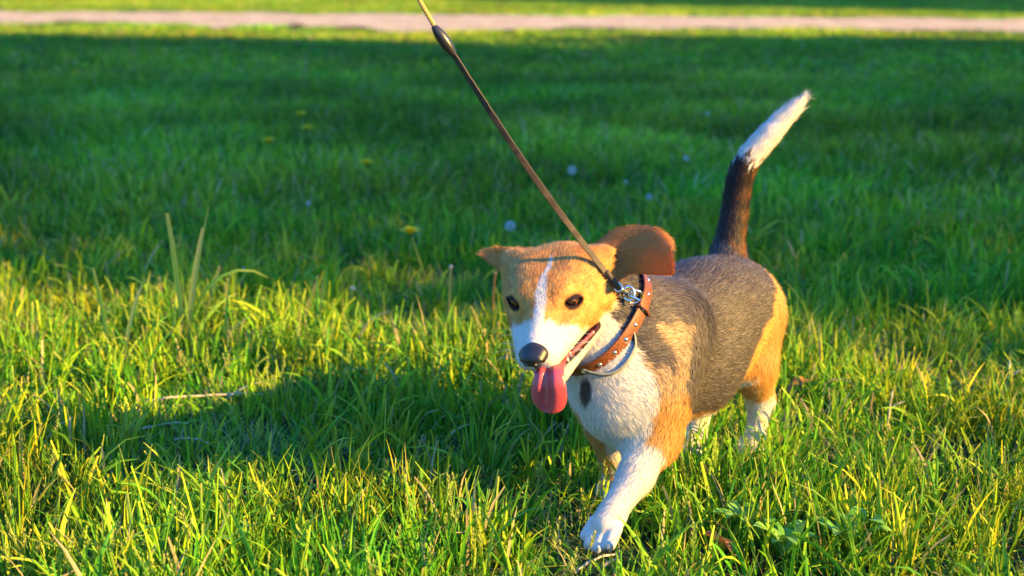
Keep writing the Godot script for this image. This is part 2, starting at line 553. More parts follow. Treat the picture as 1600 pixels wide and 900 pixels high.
# colour of the coat on the head, in the head's frame
func head_colour(p: Vector3) -> Color:
	var w := stain(p, 45.0) * 0.010 + stain(p, 140.0) * 0.004
	var c := TAN_COAT
	c = c.lerp(Color(0.46, 0.18, 0.04), clampf(0.45 + stain(p, 38.0) * 1.3, 0.0, 0.8))
	c = c.lerp(Color(0.70, 0.38, 0.10), clampf(stain(p + Vector3(3, 1, 2), 55.0) * 1.2, 0.0, 0.5))
	# white muzzle and blaze
	var half := lerpf(0.0022, 0.0075, smoothstep(-0.045, 0.014, p.z))
	var blaze := smoothstep(half + 0.003, half - 0.002, absf(p.x - 0.002) + w * 0.25) * smoothstep(-0.075, -0.060, p.z) * step(-0.03, p.y)
	var mz := p.z - (p.y + 0.02) * 0.75 + w
	var muzzle := smoothstep(0.022, 0.033, mz)
	var jaw := smoothstep(-0.050, -0.060, p.y + w + absf(p.x) * 0.1 + minf(0.0, p.z) * 0.25)
	c = c.lerp(WHITE_COAT, clampf(maxf(blaze, maxf(muzzle, jaw)), 0, 1))
	# darker top of the skull
	c = c.lerp(Color(0.36, 0.17, 0.05), 0.55 * smoothstep(0.045, 0.062, p.y + w) * (1.0 - blaze))
	# dark rims of the lids
	for e in eye_spots:
		var q: Vector3 = p - e[0]
		q.y *= 1.5
		c = c.lerp(Color(0.10, 0.04, 0.015), 0.6 * smoothstep(0.0215, 0.0150, q.length() + w * 0.5))
	return c


var mouth_bone := 0

func mouth_depth(p: Vector3) -> float:
	return head.one(mouth_bone, p)


class Strand:
	var col := Color()
	var dir := Vector3()
	var len := 0.0
	var wid := 0.0006
	var lift := 0.2


# hairs rooted over a mesh; each is a thin bent ribbon that shades as the skin below it does
func grow(out: Mesher, vs: PackedVector3Array, ns: PackedVector3Array, ix: PackedInt32Array, ds: PackedVector3Array, per_m2: float, how: Callable) -> void:
	var st := Strand.new()
	var r := rng
	for t in range(0, ix.size(), 3):
		var a := vs[ix[t]]
		var b := vs[ix[t + 1]]
		var c := vs[ix[t + 2]]
		var area := (b - a).cross(c - a).length() * 0.5
		var many := int(area * per_m2 + r.randf())
		for q in many:
			var u := r.randf()
			var v := r.randf()
			if u + v > 1.0:
				u = 1.0 - u
				v = 1.0 - v
			var p := a + (b - a) * u + (c - a) * v
			var n := (ns[ix[t]] * (1.0 - u - v) + ns[ix[t + 1]] * u + ns[ix[t + 2]] * v).normalized()
			if ds.size(): st.dir = ds[ix[t]] * (1.0 - u - v) + ds[ix[t + 1]] * u + ds[ix[t + 2]] * v
			if not how.call(st, p, n): continue
			var d := st.dir + Vector3(r.randfn(0, 0.16), r.randfn(0, 0.16), r.randfn(0, 0.16))
			d = d - n * n.dot(d)
			if d.length() < 0.01: continue
			d = d.normalized()
			var ln := st.len * r.randf_range(0.6, 1.25)
			var lift := st.lift * r.randf_range(0.5, 1.5)
			if r.randf() < 0.12:
				lift *= 2.6
				ln *= 1.2
			var side := d.cross(n) * st.wid * 0.5
			var p1 := p + (d + n * lift).normalized() * ln * 0.5
			var p2 := p1 + (d + n * lift * 0.35).normalized() * ln * 0.5
			var sh := (n + side.normalized() * r.randfn(0, 0.2) - d * r.randf_range(-0.05, 0.25)).normalized()
			var k := out.v.size()
			p -= n * 0.0008
			out.v.append_array(PackedVector3Array([p - side, p + side, p1 - side * 0.8, p1 + side * 0.8, p2]))
			out.n.append_array(PackedVector3Array([sh, sh, sh, sh, sh]))
			out.c.append_array(PackedColorArray([st.col, st.col, st.col, st.col, st.col]))
			out.ix.append_array(PackedInt32Array([k, k + 2, k + 1, k + 1, k + 2, k + 3, k + 2, k + 4, k + 3]))


func speck(c: Color) -> Color:
	var g := clampf(1.0 + rng.randfn(0, 0.16), 0.6, 1.5)
	return Color(c.r * g, c.g * g, c.b * g)


func body_hair(st: Strand, p: Vector3, n: Vector3) -> bool:
	var c := body_colour(p, n)
	st.len = 0.012; st.wid = 0.00062; st.lift = 0.2
	var dark := c.r < 0.12
	if p.z < -0.195 and p.y > 0.345:
		st.len = 0.012; st.lift = 0.17
		if p.y > 0.59: st.len = 0.024; st.lift = 0.1
		if dark and rng.randf() < 0.06: c = Color(0.12, 0.05, 0.016)
	elif dark:
		# grizzled saddle: pale hairs among the black ones
		var tone := rng.randf()
		var pale := 0.20
		if p.z > 0.12 and p.z < 0.205: pale = 0.42
		elif p.z > 0.2: pale = 0.14
		if tone < pale: c = Color(0.145, 0.128, 0.118)
		elif tone < pale * 1.3: c = Color(0.14, 0.09, 0.05)
		elif tone < 0.8: c = Color(0.055, 0.048, 0.047)
	elif p.z > 0.08 and p.y > 0.24 and p.x > 0.0 and c.b < 0.2:
		# shoulder: dark and pale hairs among the tan
		var tone := rng.randf()
		if tone < 0.30: c = Color(0.09, 0.065, 0.05)
		elif tone < 0.52: c = Color(0.44, 0.33, 0.20)
	if p.y < 0.13: st.len = 0.0075; st.wid = 0.0006
	if p.y < 0.070: st.len = 0.0028; st.wid = 0.0004
	if p.z > 0.2 and p.y > 0.2: st.len = 0.012; st.lift = 0.2
	st.col = speck(c)
	return true


func head_hair(st: Strand, p: Vector3, n: Vector3) -> bool:
	if p.z < -0.115 or (p.y < -0.085 and p.z < -0.02): 
		pass
	var m := mouth_depth(p)
	if m < 0.0040 and p.z > -0.06: return false
	var near_eye := false
	for e in eye_spots:
		var q: Vector3 = p - e[0]
		q.y *= 1.35
		if q.length() < 0.0165: return false
		if q.length() < 0.027: near_eye = true
	if (p - Vector3(0, -0.022, 0.092)).length() < 0.021: return false
	var c := head_colour(p)
	st.len = lerpf(0.0105, 0.0055, smoothstep(-0.06, 0.05, p.z)); st.wid = 0.00055; st.lift = 0.18
	if near_eye:
		st.len = 0.0030
		st.lift = 0.1
	st.col = speck(c)
	return true


var ear_dir := Vector3.ZERO
var ear_in := Color()

func ear_hair(st: Strand, p: Vector3, _n: Vector3) -> bool:
	st.dir = ear_dir
	st.len = 0.008; st.wid = 0.00055; st.lift = 0.18
	st.col = speck(ear_in)
	return true


func catmull(pts: Array, t: float) -> Vector3:
	var n := pts.size() - 1
	var f := clampf(t, 0, 1) * n
	var i := mini(int(f), n - 1)
	return (pts[i] as Vector3).cubic_interpolate(pts[i + 1], pts[maxi(i - 1, 0)], pts[mini(i + 2, n)], f - i)


# an ear flap between a lower and an upper edge, as thick as hide; points in the dog's axes
func ear(out: Mesher, hair: Mesher, lower: Array, upper: Array, bulge: Vector3, curl: Vector3, thick: float, inside: Color, outside: Color) -> void:
	var W := 22
	var H := 22
	var mid := PackedVector3Array()
	for j in H + 1:
		var t := float(j) / H
		for i in W + 1:
			var s := float(i) / W
			# round the far corners
			var tt := t
			var s2 := s * (1.0 - 0.05 * pow(absf(t * 2.0 - 1.0), 4.0))
			var p := catmull(lower, s2).lerp(catmull(upper, s2), tt)
			p += bulge * sin(PI * t) * sin(PI * minf(s * 0.9 + 0.1, 1.0)) + curl * pow(t, 2.6)
			mid.append(p)
	var w := W + 1
	var nn := PackedVector3Array()
	for j in H + 1:
		for i in w:
			var du := mid[j * w + mini(i + 1, W)] - mid[j * w + maxi(i - 1, 0)]
			var dv := mid[mini(j + 1, H) * w + i] - mid[maxi(j - 1, 0) * w + i]
			nn.append(du.cross(dv).normalized())
	for side in [1.0, -1.0]:
		var sv := PackedVector3Array()
		var sn := PackedVector3Array()
		var si := PackedInt32Array()
		for j in H + 1:
			for i in w:
				var s := float(i) / W
				var t := float(j) / H
				var rim := minf(minf(t, 1.0 - t), 1.0 - s)
				var th := thick * 0.5 * sqrt(clampf(rim * 9.0, 0.0, 1.0))
				sv.append(mid[j * w + i] + nn[j * w + i] * th * side)
				var n: Vector3 = nn[j * w + i] * side
				if rim < 0.02:
					var outw := Vector3.ZERO
					if 1.0 - s < 0.02: outw += mid[j * w + i] - mid[j * w + i - 1]
					if t < 0.02: outw += mid[j * w + i] - mid[(j + 1) * w + i]
					if 1.0 - t < 0.02: outw += mid[j * w + i] - mid[(j - 1) * w + i]
					n = (n + outw.normalized()).normalized()
				sn.append(n)
		for j in H:
			for i in W:
				var a := j * w + i
				if side > 0.0: si.append_array(PackedInt32Array([a, a + w, a + 1, a + 1, a + w, a + w + 1]))
				else: si.append_array(PackedInt32Array([a, a + 1, a + w, a + 1, a + w + 1, a + w]))
		ear_in = inside if side > 0.0 else outside
		var base := out.v.size()
		out.v.append_array(sv)
		out.n.append_array(sn)
		for k in sv.size(): out.c.append(ear_in)
		for k in si: out.ix.append(k + base)
		ear_dir = (lower[lower.size() - 1] - lower[0]).normalized()
		grow(hair, sv, sn, si, PackedVector3Array(), 300000.0, ear_hair)


func make_dog() -> void:
	var dog := thing("dog", "tricolour beagle-type dog trotting on a leash with its tongue out", "dog", DOG_AT)
	dog.rotation.y = DOG_TURN
	shape_dog()
	var skin := Mesher.new()
	var hair := Mesher.new()
	body.mesh(Vector3(-0.13, -0.005, -0.37), Vector3(0.13, 0.66, 0.40), 0.004)
	skin.v = body.mv.duplicate(); skin.n = body.mn.duplicate(); skin.ix = body.mi.duplicate()
	for k in skin.v.size(): skin.c.append(body_colour(skin.v[k], skin.n[k]))
	grow(hair, body.mv, body.mn, body.mi, body.md, 480000.0, body_hair)
	head.mesh(Vector3(-0.085, -0.125, -0.15), Vector3(0.085, 0.085, 0.125), 0.0018)
	var hv := PackedVector3Array()
	var hn := PackedVector3Array()
	var base := skin.v.size()
	for k in head.mv.size():
		var p := head.mv[k]
		var c := head_colour(p)
		var m := mouth_depth(p)
		if m < 0.0055 and p.z > -0.06:
			c = LIP.lerp(c, smoothstep(0.0022, 0.0055, m))
			if m < 0.0015:
				var x := absf(p.x)
				c = LIP.lerp(Color(0.44, 0.085, 0.085), smoothstep(0.001, -0.002, m))
		for e in eye_spots:
			var q: Vector3 = p - e[0]
			q.y *= 1.4
			c = LIP.lerp(c, smoothstep(0.0135, 0.0170, q.length()))
		skin.c.append(c)
		hv.append(head_frame * p)
		hn.append(head_frame.basis * head.mn[k])
	skin.v.append_array(hv)
	skin.n.append_array(hn)
	for k in head.mi: skin.ix.append(k + base)
	var hh := Mesher.new()
	grow(hh, head.mv, head.mn, head.mi, head.md, 760000.0, head_hair)
	var hb := hair.v.size()
	for k in hh.v.size():
		hair.v.append(head_frame * hh.v[k])
		hair.n.append(head_frame.basis * hh.n[k])
	hair.c.append_array(hh.c)
	for k in hh.ix: hair.ix.append(k + hb)
	var flaps := Mesher.new()
	make_ears(flaps, hair)
	var skin_mat := mat(Color.WHITE, 0.85, true, 0.0, 0.25)
	var whole := skin.commit()
	whole.surface_set_material(0, skin_mat)
	var flap := flaps.commit()
	whole.add_surface_from_arrays(Mesh.PRIMITIVE_TRIANGLES, flap.surface_get_arrays(0))
	var flap_mat := mat(Color.WHITE, 0.85, true, 1.0, 0.2)
	whole.surface_set_material(1, flap_mat)
	part(dog, "body", whole, null)
	var hair_mat := mat(Color.WHITE, 0.55, true, 0.25, 0.35)
	part(dog, "coat", hair.commit(), hair_mat, "stuff")
	make_face(dog)
	var claw_mat := mat(Color(0.05, 0.04, 0.035), 0.35)
	for k in toes:
		var m := Mesher.new()
		var tip: Vector3 = k[0] + (k[1] as Vector3) * 0.0085 * float(k[3]) - (k[2] as Vector3) * 0.001
		m.tube([tip, tip + k[1] * 0.004 - k[2] * 0.002, tip + k[1] * 0.007 - k[2] * 0.0055], [0.0026, 0.0020, 0.0005], 7, Color.WHITE)
		part(dog, "claw", m.commit(), claw_mat)


func make_ears(skin: Mesher, hair: Mesher) -> void:
	ear(skin, hair, EARL_LOW, EARL_UP, Vector3(-0.006, 0.0, -0.008), Vector3(-0.0253, -0.010, -0.0553), 0.006, Color(0.56, 0.205, 0.045), Color(0.56, 0.205, 0.045))
	ear(skin, hair, EARR_LOW, EARR_UP, Vector3(0.0, 0.0, -0.006), Vector3(0, 0, -0.008), 0.006, Color(0.56, 0.205, 0.045), Color(0.56, 0.205, 0.045))


func make_face(dog: Node3D) -> void:
	# nose leather
	var f := Field.new()
	f.pair(Vector3(0.0105, -0.014, 0.086), Vector3(0.0085, -0.016, 0.096), 0.0135, 0.0115, 0.008)
	f.add(Vector3(0, -0.010, 0.082), Vector3(0, -0.013, 0.094), 0.0145, 0.011, 0.008)
	f.add(Vector3(0, -0.026, 0.090), Vector3(0, -0.034, 0.090), 0.006, 0.004, 0.008)
	f.pair(Vector3(0.0105, -0.0180, 0.1055), Vector3(0.0195, -0.0200, 0.0985), 0.0048, 0.0030, 0.002, Vector3.ONE, 1)
	f.add(Vector3(0, -0.014, 0.1135), Vector3(0, -0.036, 0.101), 0.0012, 0.0012, 0.003, Vector3.ONE, 1)
	f.mesh(Vector3(-0.03, -0.045, 0.065), Vector3(0.03, 0.012, 0.118), 0.0015)
	var m := Mesher.new()
	m.v = f.mv.duplicate(); m.n = f.mn.duplicate(); m.ix = f.mi.duplicate()
	for k in m.v.size(): m.c.append(Color(0.012, 0.010, 0.012))
	var nose := part(dog, "nose", m.commit(), pebbled(Color(0.012, 0.010, 0.012), 0.30))
	nose.transform = head_frame * Transform3D(Basis().scaled(Vector3.ONE * 0.93), Vector3(0, -0.0072, 0.0085))
	# eyes
	for e in eye_spots:
		var dir: Vector3 = e[1]
		var r := 0.0128
		var ctr: Vector3 = e[0] - dir * (r + 0.0004)
		var u := dir.cross(Vector3.UP).normalized()
		var w := u.cross(dir)
		var look := (dir + Vector3(0, -0.16, 0.15)).normalized()
		var eye := part(dog, "eye", ball(r, 24, Color(0.045, 0.02, 0.012)), glossy(Color(0.022, 0.012, 0.010), 0.12))
		eye.transform = head_frame * Transform3D(Basis(u, w, -dir), ctr)
		var iris := part(eye, "iris", disc_cap(0.0086, 0.98, 0.40), glossy(Color(0.12, 0.042, 0.013), 0.06))
		var toward := (Basis(u, w, -dir).inverse() * look).normalized()
		iris.transform = Transform3D(Basis(Quaternion(Vector3.BACK, toward)), toward * 0.0050)
		var pupil := part(eye, "pupil", disc_cap(0.0086, 0.40, 0.0), glossy(Color(0.004, 0.004, 0.005), 0.05))
		pupil.transform = iris.transform
	# tongue
	var spine := TONGUE
	var halfw := [0.017, 0.0190, 0.0205, 0.0225, 0.0260, 0.0275, 0.0165, 0.003]
	var tp := PackedVector3Array()
	var rows := 40
	var across := head_frame.basis.x
	for j in rows + 1:
		var t := float(j) / rows
		var p := catmull(spine, t)
		var tg := (catmull(spine, minf(t + 0.02, 1.0)) - catmull(spine, maxf(t - 0.02, 0.0))).normalized()
		var side := (across - tg * across.dot(tg)).normalized()
		var nrm := side.cross(tg)
		var fi := t * 7.0
		var hw := lerpf(halfw[int(minf(fi, 6))], halfw[int(minf(fi, 6)) + 1], fi - minf(int(fi), 6))
		if t > 0.72: hw = 0.0270 * sqrt(maxf(1.0 - pow((t - 0.72) / 0.2801, 2.0), 0.0))
		for i in 56:
			var a := TAU * i / 56
			var cx := cos(a)
			var sx := -sin(a)
			var th := 0.0042 * (1.0 if t < 0.9 else sqrt(maxf(1.0 - pow((t - 0.9) / 0.101, 2.0), 0.02)))
			var q := p + side * hw * signf(cx) * pow(absf(cx), 0.8) + nrm * th * sx
			q += nrm * hw / 0.025 * (0.0050 * pow(cx, 2.0) + 0.0085 * exp(-pow((cx + 0.08) * 5.0, 2.0)) * (0.5 - 0.5 * sx)) * smoothstep(0.15, 0.5, t)
			q += nrm * 0.0006 * fine.get_noise_2d(i * 15.0, j * 17.0)
			tp.append(q)
	var tm := Mesher.new()
	tm.grid(tp, 56, Color(0.50, 0.12, 0.13), true)
	var tmat := leather_skin(Color(0.40, 0.052, 0.066), 0.30)
	tmat.subsurf_scatter_enabled = true
	tmat.subsurf_scatter_strength = 0.15
	part(dog, "tongue", tm.commit(), tmat)
	# whiskers and brow hairs
	var wm := Mesher.new()
	for s in [1.0, -1.0]:
		for k in 13:
			var at := Vector3((0.024 + 0.003 * (k % 3)) * s, -0.030 - 0.007 * (k % 4), 0.066 - 0.006 * (k / 2))
			var skin_p: Vector3 = head.leave(Vector3(0.008 * s, at.y, at.z), Vector3(s, 0, 0.1).normalized())
			var dir := Vector3(s * 0.8, -0.25 + 0.12 * (k % 4), 0.25 - 0.05 * k).normalized()
			var ln := rng.randf_range(0.022, 0.042)
			wm.tube([skin_p, skin_p + dir * ln * 0.5, skin_p + dir * ln + Vector3(0, -0.006, -0.006)], [0.00022, 0.00017, 0.00006], 4, Color.WHITE)
	part(dog, "whiskers", wm.commit(), mat(Color(0.55, 0.5, 0.45), 0.4), "stuff").transform = head_frame
	# wet ruffled edge of the lower lip
	for s in [1.0, -1.0]:
		var lp := []
		var lr := []
		for k in 25:
			var z := lerpf(-0.014, 0.040, k / 24.0)
			var fz := (z + 0.018) / 0.128
			var y := -0.0590 - 0.0225 * fz - (0.0060 + 0.0135 * fz)
			var q: Vector3 = head.leave(Vector3(0.0, y - 0.004, z), Vector3(s, 0, 0))
			lp.append(Vector3((minf(absf(q.x), lerpf(0.066, 0.024, k / 24.0)) - 0.0045) * s, y + 0.0012, z))
			lr.append(0.0026 + 0.0012 * absf(sin(k * 1.9)))
		var lm := Mesher.new()
		lm.tube(lp, lr, 9, Color.WHITE)
		part(dog, "lip", lm.commit(), glossy(Color(0.40, 0.085, 0.085), 0.25)).transform = head_frame
	# a few lower teeth along the visible lip
	for s in [[0.0235, -0.0785, 0.052, 0.0065], [0.0285, -0.0765, 0.036, 0.0045], [0.0310, -0.0750, 0.026, 0.0045], [0.0330, -0.0735, 0.016, 0.0042], [-0.0235, -0.0785, 0.052, 0.0065]]:
		var k := Mesher.new()
		k.tube([Vector3(s[0], s[1] - 0.003, s[2]), Vector3(s[0], s[1] + s[3] * 0.6, s[2]), Vector3(s[0], s[1] + s[3], s[2])], [0.0022, 0.0016, 0.0004], 7, Color(0.8, 0.76, 0.64))
		part(dog, "tooth", k.commit(), glossy(Color(0.78, 0.73, 0.60), 0.3)).transform = head_frame


func leather_skin(c: Color, rough: float) -> StandardMaterial3D:
	var m := mat(c, rough, false, 0.0, 0.5)
	var nt := NoiseTexture2D.new()
	nt.width = 256; nt.height = 256; nt.seamless = true; nt.as_normal_map = true; nt.bump_strength = 5.0
	var fn := FastNoiseLite.new()
	fn.seed = 5; fn.noise_type = FastNoiseLite.TYPE_CELLULAR; fn.frequency = 0.08
	nt.noise = fn
	m.normal_enabled = true
	m.normal_texture = nt
	m.normal_scale = 0.5
	m.uv1_triplanar = true
	m.uv1_scale = Vector3.ONE * 28.0
	return m


func pebbled(c: Color, rough: float) -> StandardMaterial3D:
	var m := leather_skin(c, rough)
	m.normal_scale = 0.9
	m.uv1_scale = Vector3.ONE * 60.0
	return m


func glossy(c: Color, rough: float) -> StandardMaterial3D:
	return mat(c, rough, false, 0.0, 0.6)


func ball(r: float, n: int, c: Color) -> ArrayMesh:
	var pts := PackedVector3Array()
	for j in n + 1:
		var a := PI * j / n
		for i in n * 2:
			var b := TAU * i / (n * 2)
			pts.append(Vector3(sin(a) * cos(b), cos(a), sin(a) * sin(b)) * r)
	var m := Mesher.new()
	m.grid(pts, n * 2, c, true)
	for k in m.n.size(): m.n[k] = m.v[k].normalized()
	return m.commit()


# a cap of a sphere round +z between two angles
func disc_cap(r: float, outer: float, inner: float) -> ArrayMesh:
	var pts := PackedVector3Array()
	for j in 7:
		var a := lerpf(inner, outer, j / 6.0)
		for i in 28:
			var b := TAU * i / 28
			pts.append(Vector3(sin(a) * cos(b), -sin(a) * sin(b), cos(a)) * r)
	var m := Mesher.new()
	m.grid(pts, 28, Color.WHITE, true)
	for k in m.n.size(): m.n[k] = m.v[k].normalized()
	return m.commit()


# ------------------------------------------------------------------ collars and leash, in the dog's axes
func dog_thing(called: String, label: String, category: String) -> Node3D:
	var o := thing(called, label, category, DOG_AT)
	o.rotation.y = DOG_TURN
	return o


func skin_at(from: Vector3, dir: Vector3) -> Vector3:
	var inv := head_frame.affine_inverse()
	var a := body.leave(from, dir)
	var b := head_frame * head.leave(inv * from, inv.basis * dir)
	return a if (a - from).length() > (b - from).length() else b


# points round the neck in the plane across n
func neck_ring(c: Vector3, n: Vector3, off: float, many: int, sink := 0.0) -> PackedVector3Array:
	n = n.normalized()
	var u := Vector3.RIGHT - n * n.x
	u = u.normalized()
	var w := n.cross(u)
	var rad := PackedFloat32Array()
	for i in many:
		var a := TAU * i / many
		var d := u * cos(a) + w * sin(a)
		rad.append(minf((skin_at(c, d) - c).length(), 0.11))
	for pass_no in 3:
		var r2 := rad.duplicate()
		for i in many:
			r2[i] = rad[(i + many - 1) % many] * 0.25 + rad[i] * 0.5 + rad[(i + 1) % many] * 0.25
		rad = r2
	var out := PackedVector3Array()
	for i in many:
		var a := TAU * i / many
		var d := u * cos(a) + w * sin(a)
		# a loose strap hangs off the throat and sinks into the hair of the nape
		out.append(c + d * (rad[i] + off - sink * smoothstep(0.315, 0.345, (c + d * rad[i]).y)))
	return out


func band(ring: PackedVector3Array, c: Vector3, n: Vector3, width: float, thick: float) -> Mesher:
	n = n.normalized()
	var m := Mesher.new()
	var pts := PackedVector3Array()
	var sec := [[-0.5, 0.0], [-0.5, 0.7], [-0.44, 1.0], [0.0, 1.12], [0.44, 1.0], [0.5, 0.7], [0.5, 0.0]]
	for i in ring.size() + 1:
		var p := ring[i % ring.size()]
		var d := (p - c).normalized()
		for s in sec: pts.append(p + n * float(s[0]) * width + d * float(s[1]) * thick)
	m.grid(pts, sec.size(), Color.WHITE)
	# face outward
	if m.n[3].dot(m.v[3] - c) < 0.0:
		m.ix.reverse()
		for k in m.n.size(): m.n[k] = -m.n[k]
	return m


func hide_mat(c: Color, rough: float, bump: float, scale: float) -> StandardMaterial3D:
	var m := leather_skin(c, rough)
	m.normal_scale = bump
	m.uv1_scale = Vector3.ONE * scale
	var nt := NoiseTexture2D.new()
	nt.width = 256; nt.height = 256; nt.seamless = true
	var fn := FastNoiseLite.new()
	fn.seed = 21; fn.frequency = 0.02; fn.fractal_octaves = 4
	nt.noise = fn
	var g := Gradient.new()
	g.offsets = PackedFloat32Array([0.2, 0.8])
	g.colors = PackedColorArray([Color(0.68, 0.66, 0.64), Color(1, 1, 1)])
	nt.color_ramp = g
	m.albedo_texture = nt
	return m


func metal(c: Color, rough: float) -> StandardMaterial3D:
	var m := mat(c, rough, false, 0.0, 0.5)
	m.metallic = 1.0
	return m


func torus(c: Vector3, axis: Vector3, r: float, t: float, from := 0.0, to := TAU, stretch := 1.0) -> Mesher:
	axis = axis.normalized()
	var u := axis.cross(Vector3(0.2, 0.9, 0.4)).normalized()
	var w := axis.cross(u)
	var path := []
	var rad := []
	for i in 33:
		var a := lerpf(from, to, i / 32.0)
		path.append(c + u * cos(a) * r + w * sin(a) * r * stretch)
		rad.append(t)
	var m := Mesher.new()
	m.tube(path, rad, 10, Color.WHITE)
	return m


const COLLAR_C := Vector3(-0.037, 0.346, 0.217)
const COLLAR_N := Vector3(0.25, -0.715, -0.645)

func make_collars() -> void:
	var co := dog_thing("collar", "brown leather dog collar with round metal studs", "collar")
	var ring := neck_ring(COLLAR_C, COLLAR_N, 0.0035, 120)
	var leather := hide_mat(Color(0.20, 0.056, 0.015), 0.42, 0.6, 30.0)
	part(co, "strap", band(ring, COLLAR_C, COLLAR_N, 0.0225, 0.0034).commit(), leather)
	var steel := metal(Color(0.72, 0.70, 0.64), 0.22)
	var n := COLLAR_N.normalized()
	# studs along the strap
	var gone := 0.0
	var stud := Mesher.new()
	var pts := PackedVector3Array()
	for j in 7:
		var a := PI * 0.5 * j / 6.0
		for i in 14:
			var b := TAU * i / 14
			pts.append(Vector3(cos(a) * cos(b) * 0.0037, sin(a) * 0.0026, -cos(a) * sin(b) * 0.0037))
	stud.grid(pts, 14, Color.WHITE, true)
	var stud_mesh := stud.commit()
	var clip_at := CLIP_RING
	for i in ring.size():
		var p := ring[i]
		gone += (ring[(i + 1) % ring.size()] - p).length()
		if gone > 0.0262:
			gone = 0.0
			if (p - clip_at).length() < 0.024: continue
			var d := (p - COLLAR_C).normalized()
			var o := part(co, "stud", stud_mesh, steel)
			o.transform = Transform3D(Basis(n, d, n.cross(d)), p + d * 0.0034)
	# keeper and ring at the side of the neck
	var best := 0
	for i in ring.size():
		if (ring[i] - clip_at).length() < (ring[best] - clip_at).length(): best = i
	var out := (ring[best] - COLLAR_C).normalized()
	var along := n.cross(out)
	var low := ring[best] + along * 0.010 * signf(-along.y)
	var kp := band(ring, COLLAR_C, COLLAR_N, 0.0225, 0.0034)
	var keep := Mesher.new()
	var loop := []
	var rad := []
	for i in 25:
		var a := TAU * i / 24.0
		loop.append(low + n * cos(a) * 0.0135 + out * (0.002 + sin(a) * 0.0055))
		rad.append(0.0024)
	keep.tube(loop, rad, 8, Color.WHITE)
	part(co, "keeper_loop", keep.commit(), leather)
	part(co, "ring", torus(CLIP_RING + out * 0.007, (along + out * 0.7).normalized(), 0.0115, 0.0021).commit(), steel)

	var c2 := Vector3(-0.026, 0.366, 0.248)
	var n2 := Vector3(-0.288, -0.531, -0.798).normalized()
	var fl := dog_thing("flea_collar", "narrow pale grey flea collar lying below the brown leather collar", "collar")
	var r2 := neck_ring(c2, n2, 0.0078, 120, 0.0200)
	part(fl, "strap", band(r2, c2, n2, 0.0105, 0.0032).commit(), hide_mat(Color(0.30, 0.31, 0.25), 0.5, 0.15, 20.0))
	part(fl, "buckle", torus(r2[70], r2[70] - c2, 0.008, 0.002).commit(), mat(Color(0.25, 0.26, 0.22), 0.5))

	# leash
	var le := dog_thing("leash", "brown strap leash with a black joint and a beige twisted cord", "leash")
	var m := Mesher.new()
	var sp := LEASH
	var face := Vector3(0.56, 0.2, 0.80).normalized()
	var rows := PackedVector3Array()
	var t := (sp[1] - sp[0]).normalized() as Vector3
	var many := 60
	for j in many + 1:
		var f := float(j) / many
		var p: Vector3 = (sp[0] as Vector3).lerp(sp[1], f) + Vector3(0, -0.012, 0) * sin(PI * f)
		var fc := (face.rotated(t, lerpf(0.5, -0.9, f) + 0.25 * fine.get_noise_1d(j * 3.0)) - t * face.dot(t)).normalized()
		var sd := t.cross(fc).normalized()
		var hw := 0.0046
		var ht := 0.0012
		var wob := fine.get_noise_1d(j * 40.0) * 0.0006
		for s in [[-1.0, -0.6], [-1.0, 0.6], [-0.85, 1.0], [0.0, 0.8], [0.85, 1.0], [1.0, 0.6], [1.0, -0.6], [0.85, -1.0], [-0.85, -1.0]]:
			rows.append(p + sd * (float(s[0]) * hw + wob) + fc * float(s[1]) * ht)
	m.grid(rows, 9, Color.WHITE, true)
	part(le, "strap", m.commit(), hide_mat(Color(0.060, 0.040, 0.028), 0.6, 0.8, 90.0))
	# loop of the strap at the hook
	var loop_m := Mesher.new()
	var a0: Vector3 = sp[0]
	loop_m.tube([a0 + t * 0.03, a0 + t * 0.012, a0, a0 - t * 0.004], [0.0046, 0.0052, 0.0050, 0.003], 10, Color.WHITE)
	part(le, "strap_end", loop_m.commit(), hide_mat(Color(0.055, 0.037, 0.026), 0.6, 0.8, 90.0))
	# black joint
	var jm := Mesher.new()
	var jp := []
	var jr := []
	for i in 15:
		var f := i / 14.0
		jp.append((sp[1] as Vector3) + t * (-0.008 + 0.050 * f))
		jr.append(0.0030 + 0.0058 * pow(sin(PI * clampf(f * 0.92 + 0.06, 0, 1)), 0.8))
	jm.tube(jp, jr, 16, Color.WHITE)
	part(le, "joint", jm.commit(), mat(Color(0.018, 0.016, 0.018), 0.32, false, 0.0, 0.5))
	# cord: two strands twisted round each other
	var from: Vector3 = (sp[1] as Vector3) + t * 0.036
	var to: Vector3 = sp[2]
	var dir := (to - from).normalized()
	var u := dir.cross(Vector3.RIGHT).normalized()
	var w := dir.cross(u)
	var cord_mat := mat(Color(0.38, 0.27, 0.09), 0.75)
	for k in 3:
		var path := []
		var rr := []
		var length := (to - from).length()
		var st := int(length / 0.0022)
		for i in st + 1:
			var f := float(i) / st
			var a := f * length / 0.014 * TAU + k * TAU / 3.0
			path.append(from.lerp(to, f) + (u * cos(a) + w * sin(a)) * 0.0017)
			rr.append(0.0019)
		var cm := Mesher.new()
		cm.tube(path, rr, 6, Color.WHITE)
		part(le, "cord_strand", cm.commit(), cord_mat)
	# snap hook: swivel eye, barrel, hook, thumb bolt
	var hk := Node3D.new()
	hk.name = "snap_hook"
	le.add_child(hk)
	var ringc: Vector3 = CLIP_RING + out * 0.007
	var d2 := (ringc - a0).normalized()
	var view := Vector3(0.56, 0.25, 0.79)
	part(hk, "swivel_eye", torus(a0 + d2 * 0.003, view, 0.0058, 0.0016).commit(), steel)
	var bm := Mesher.new()
	bm.tube([a0 + d2 * 0.008, a0 + d2 * 0.010, a0 + d2 * 0.016, a0 + d2 * 0.018, a0 + d2 * 0.026], [0.0028, 0.0044, 0.0044, 0.0032, 0.0028], 12, Color.WHITE)
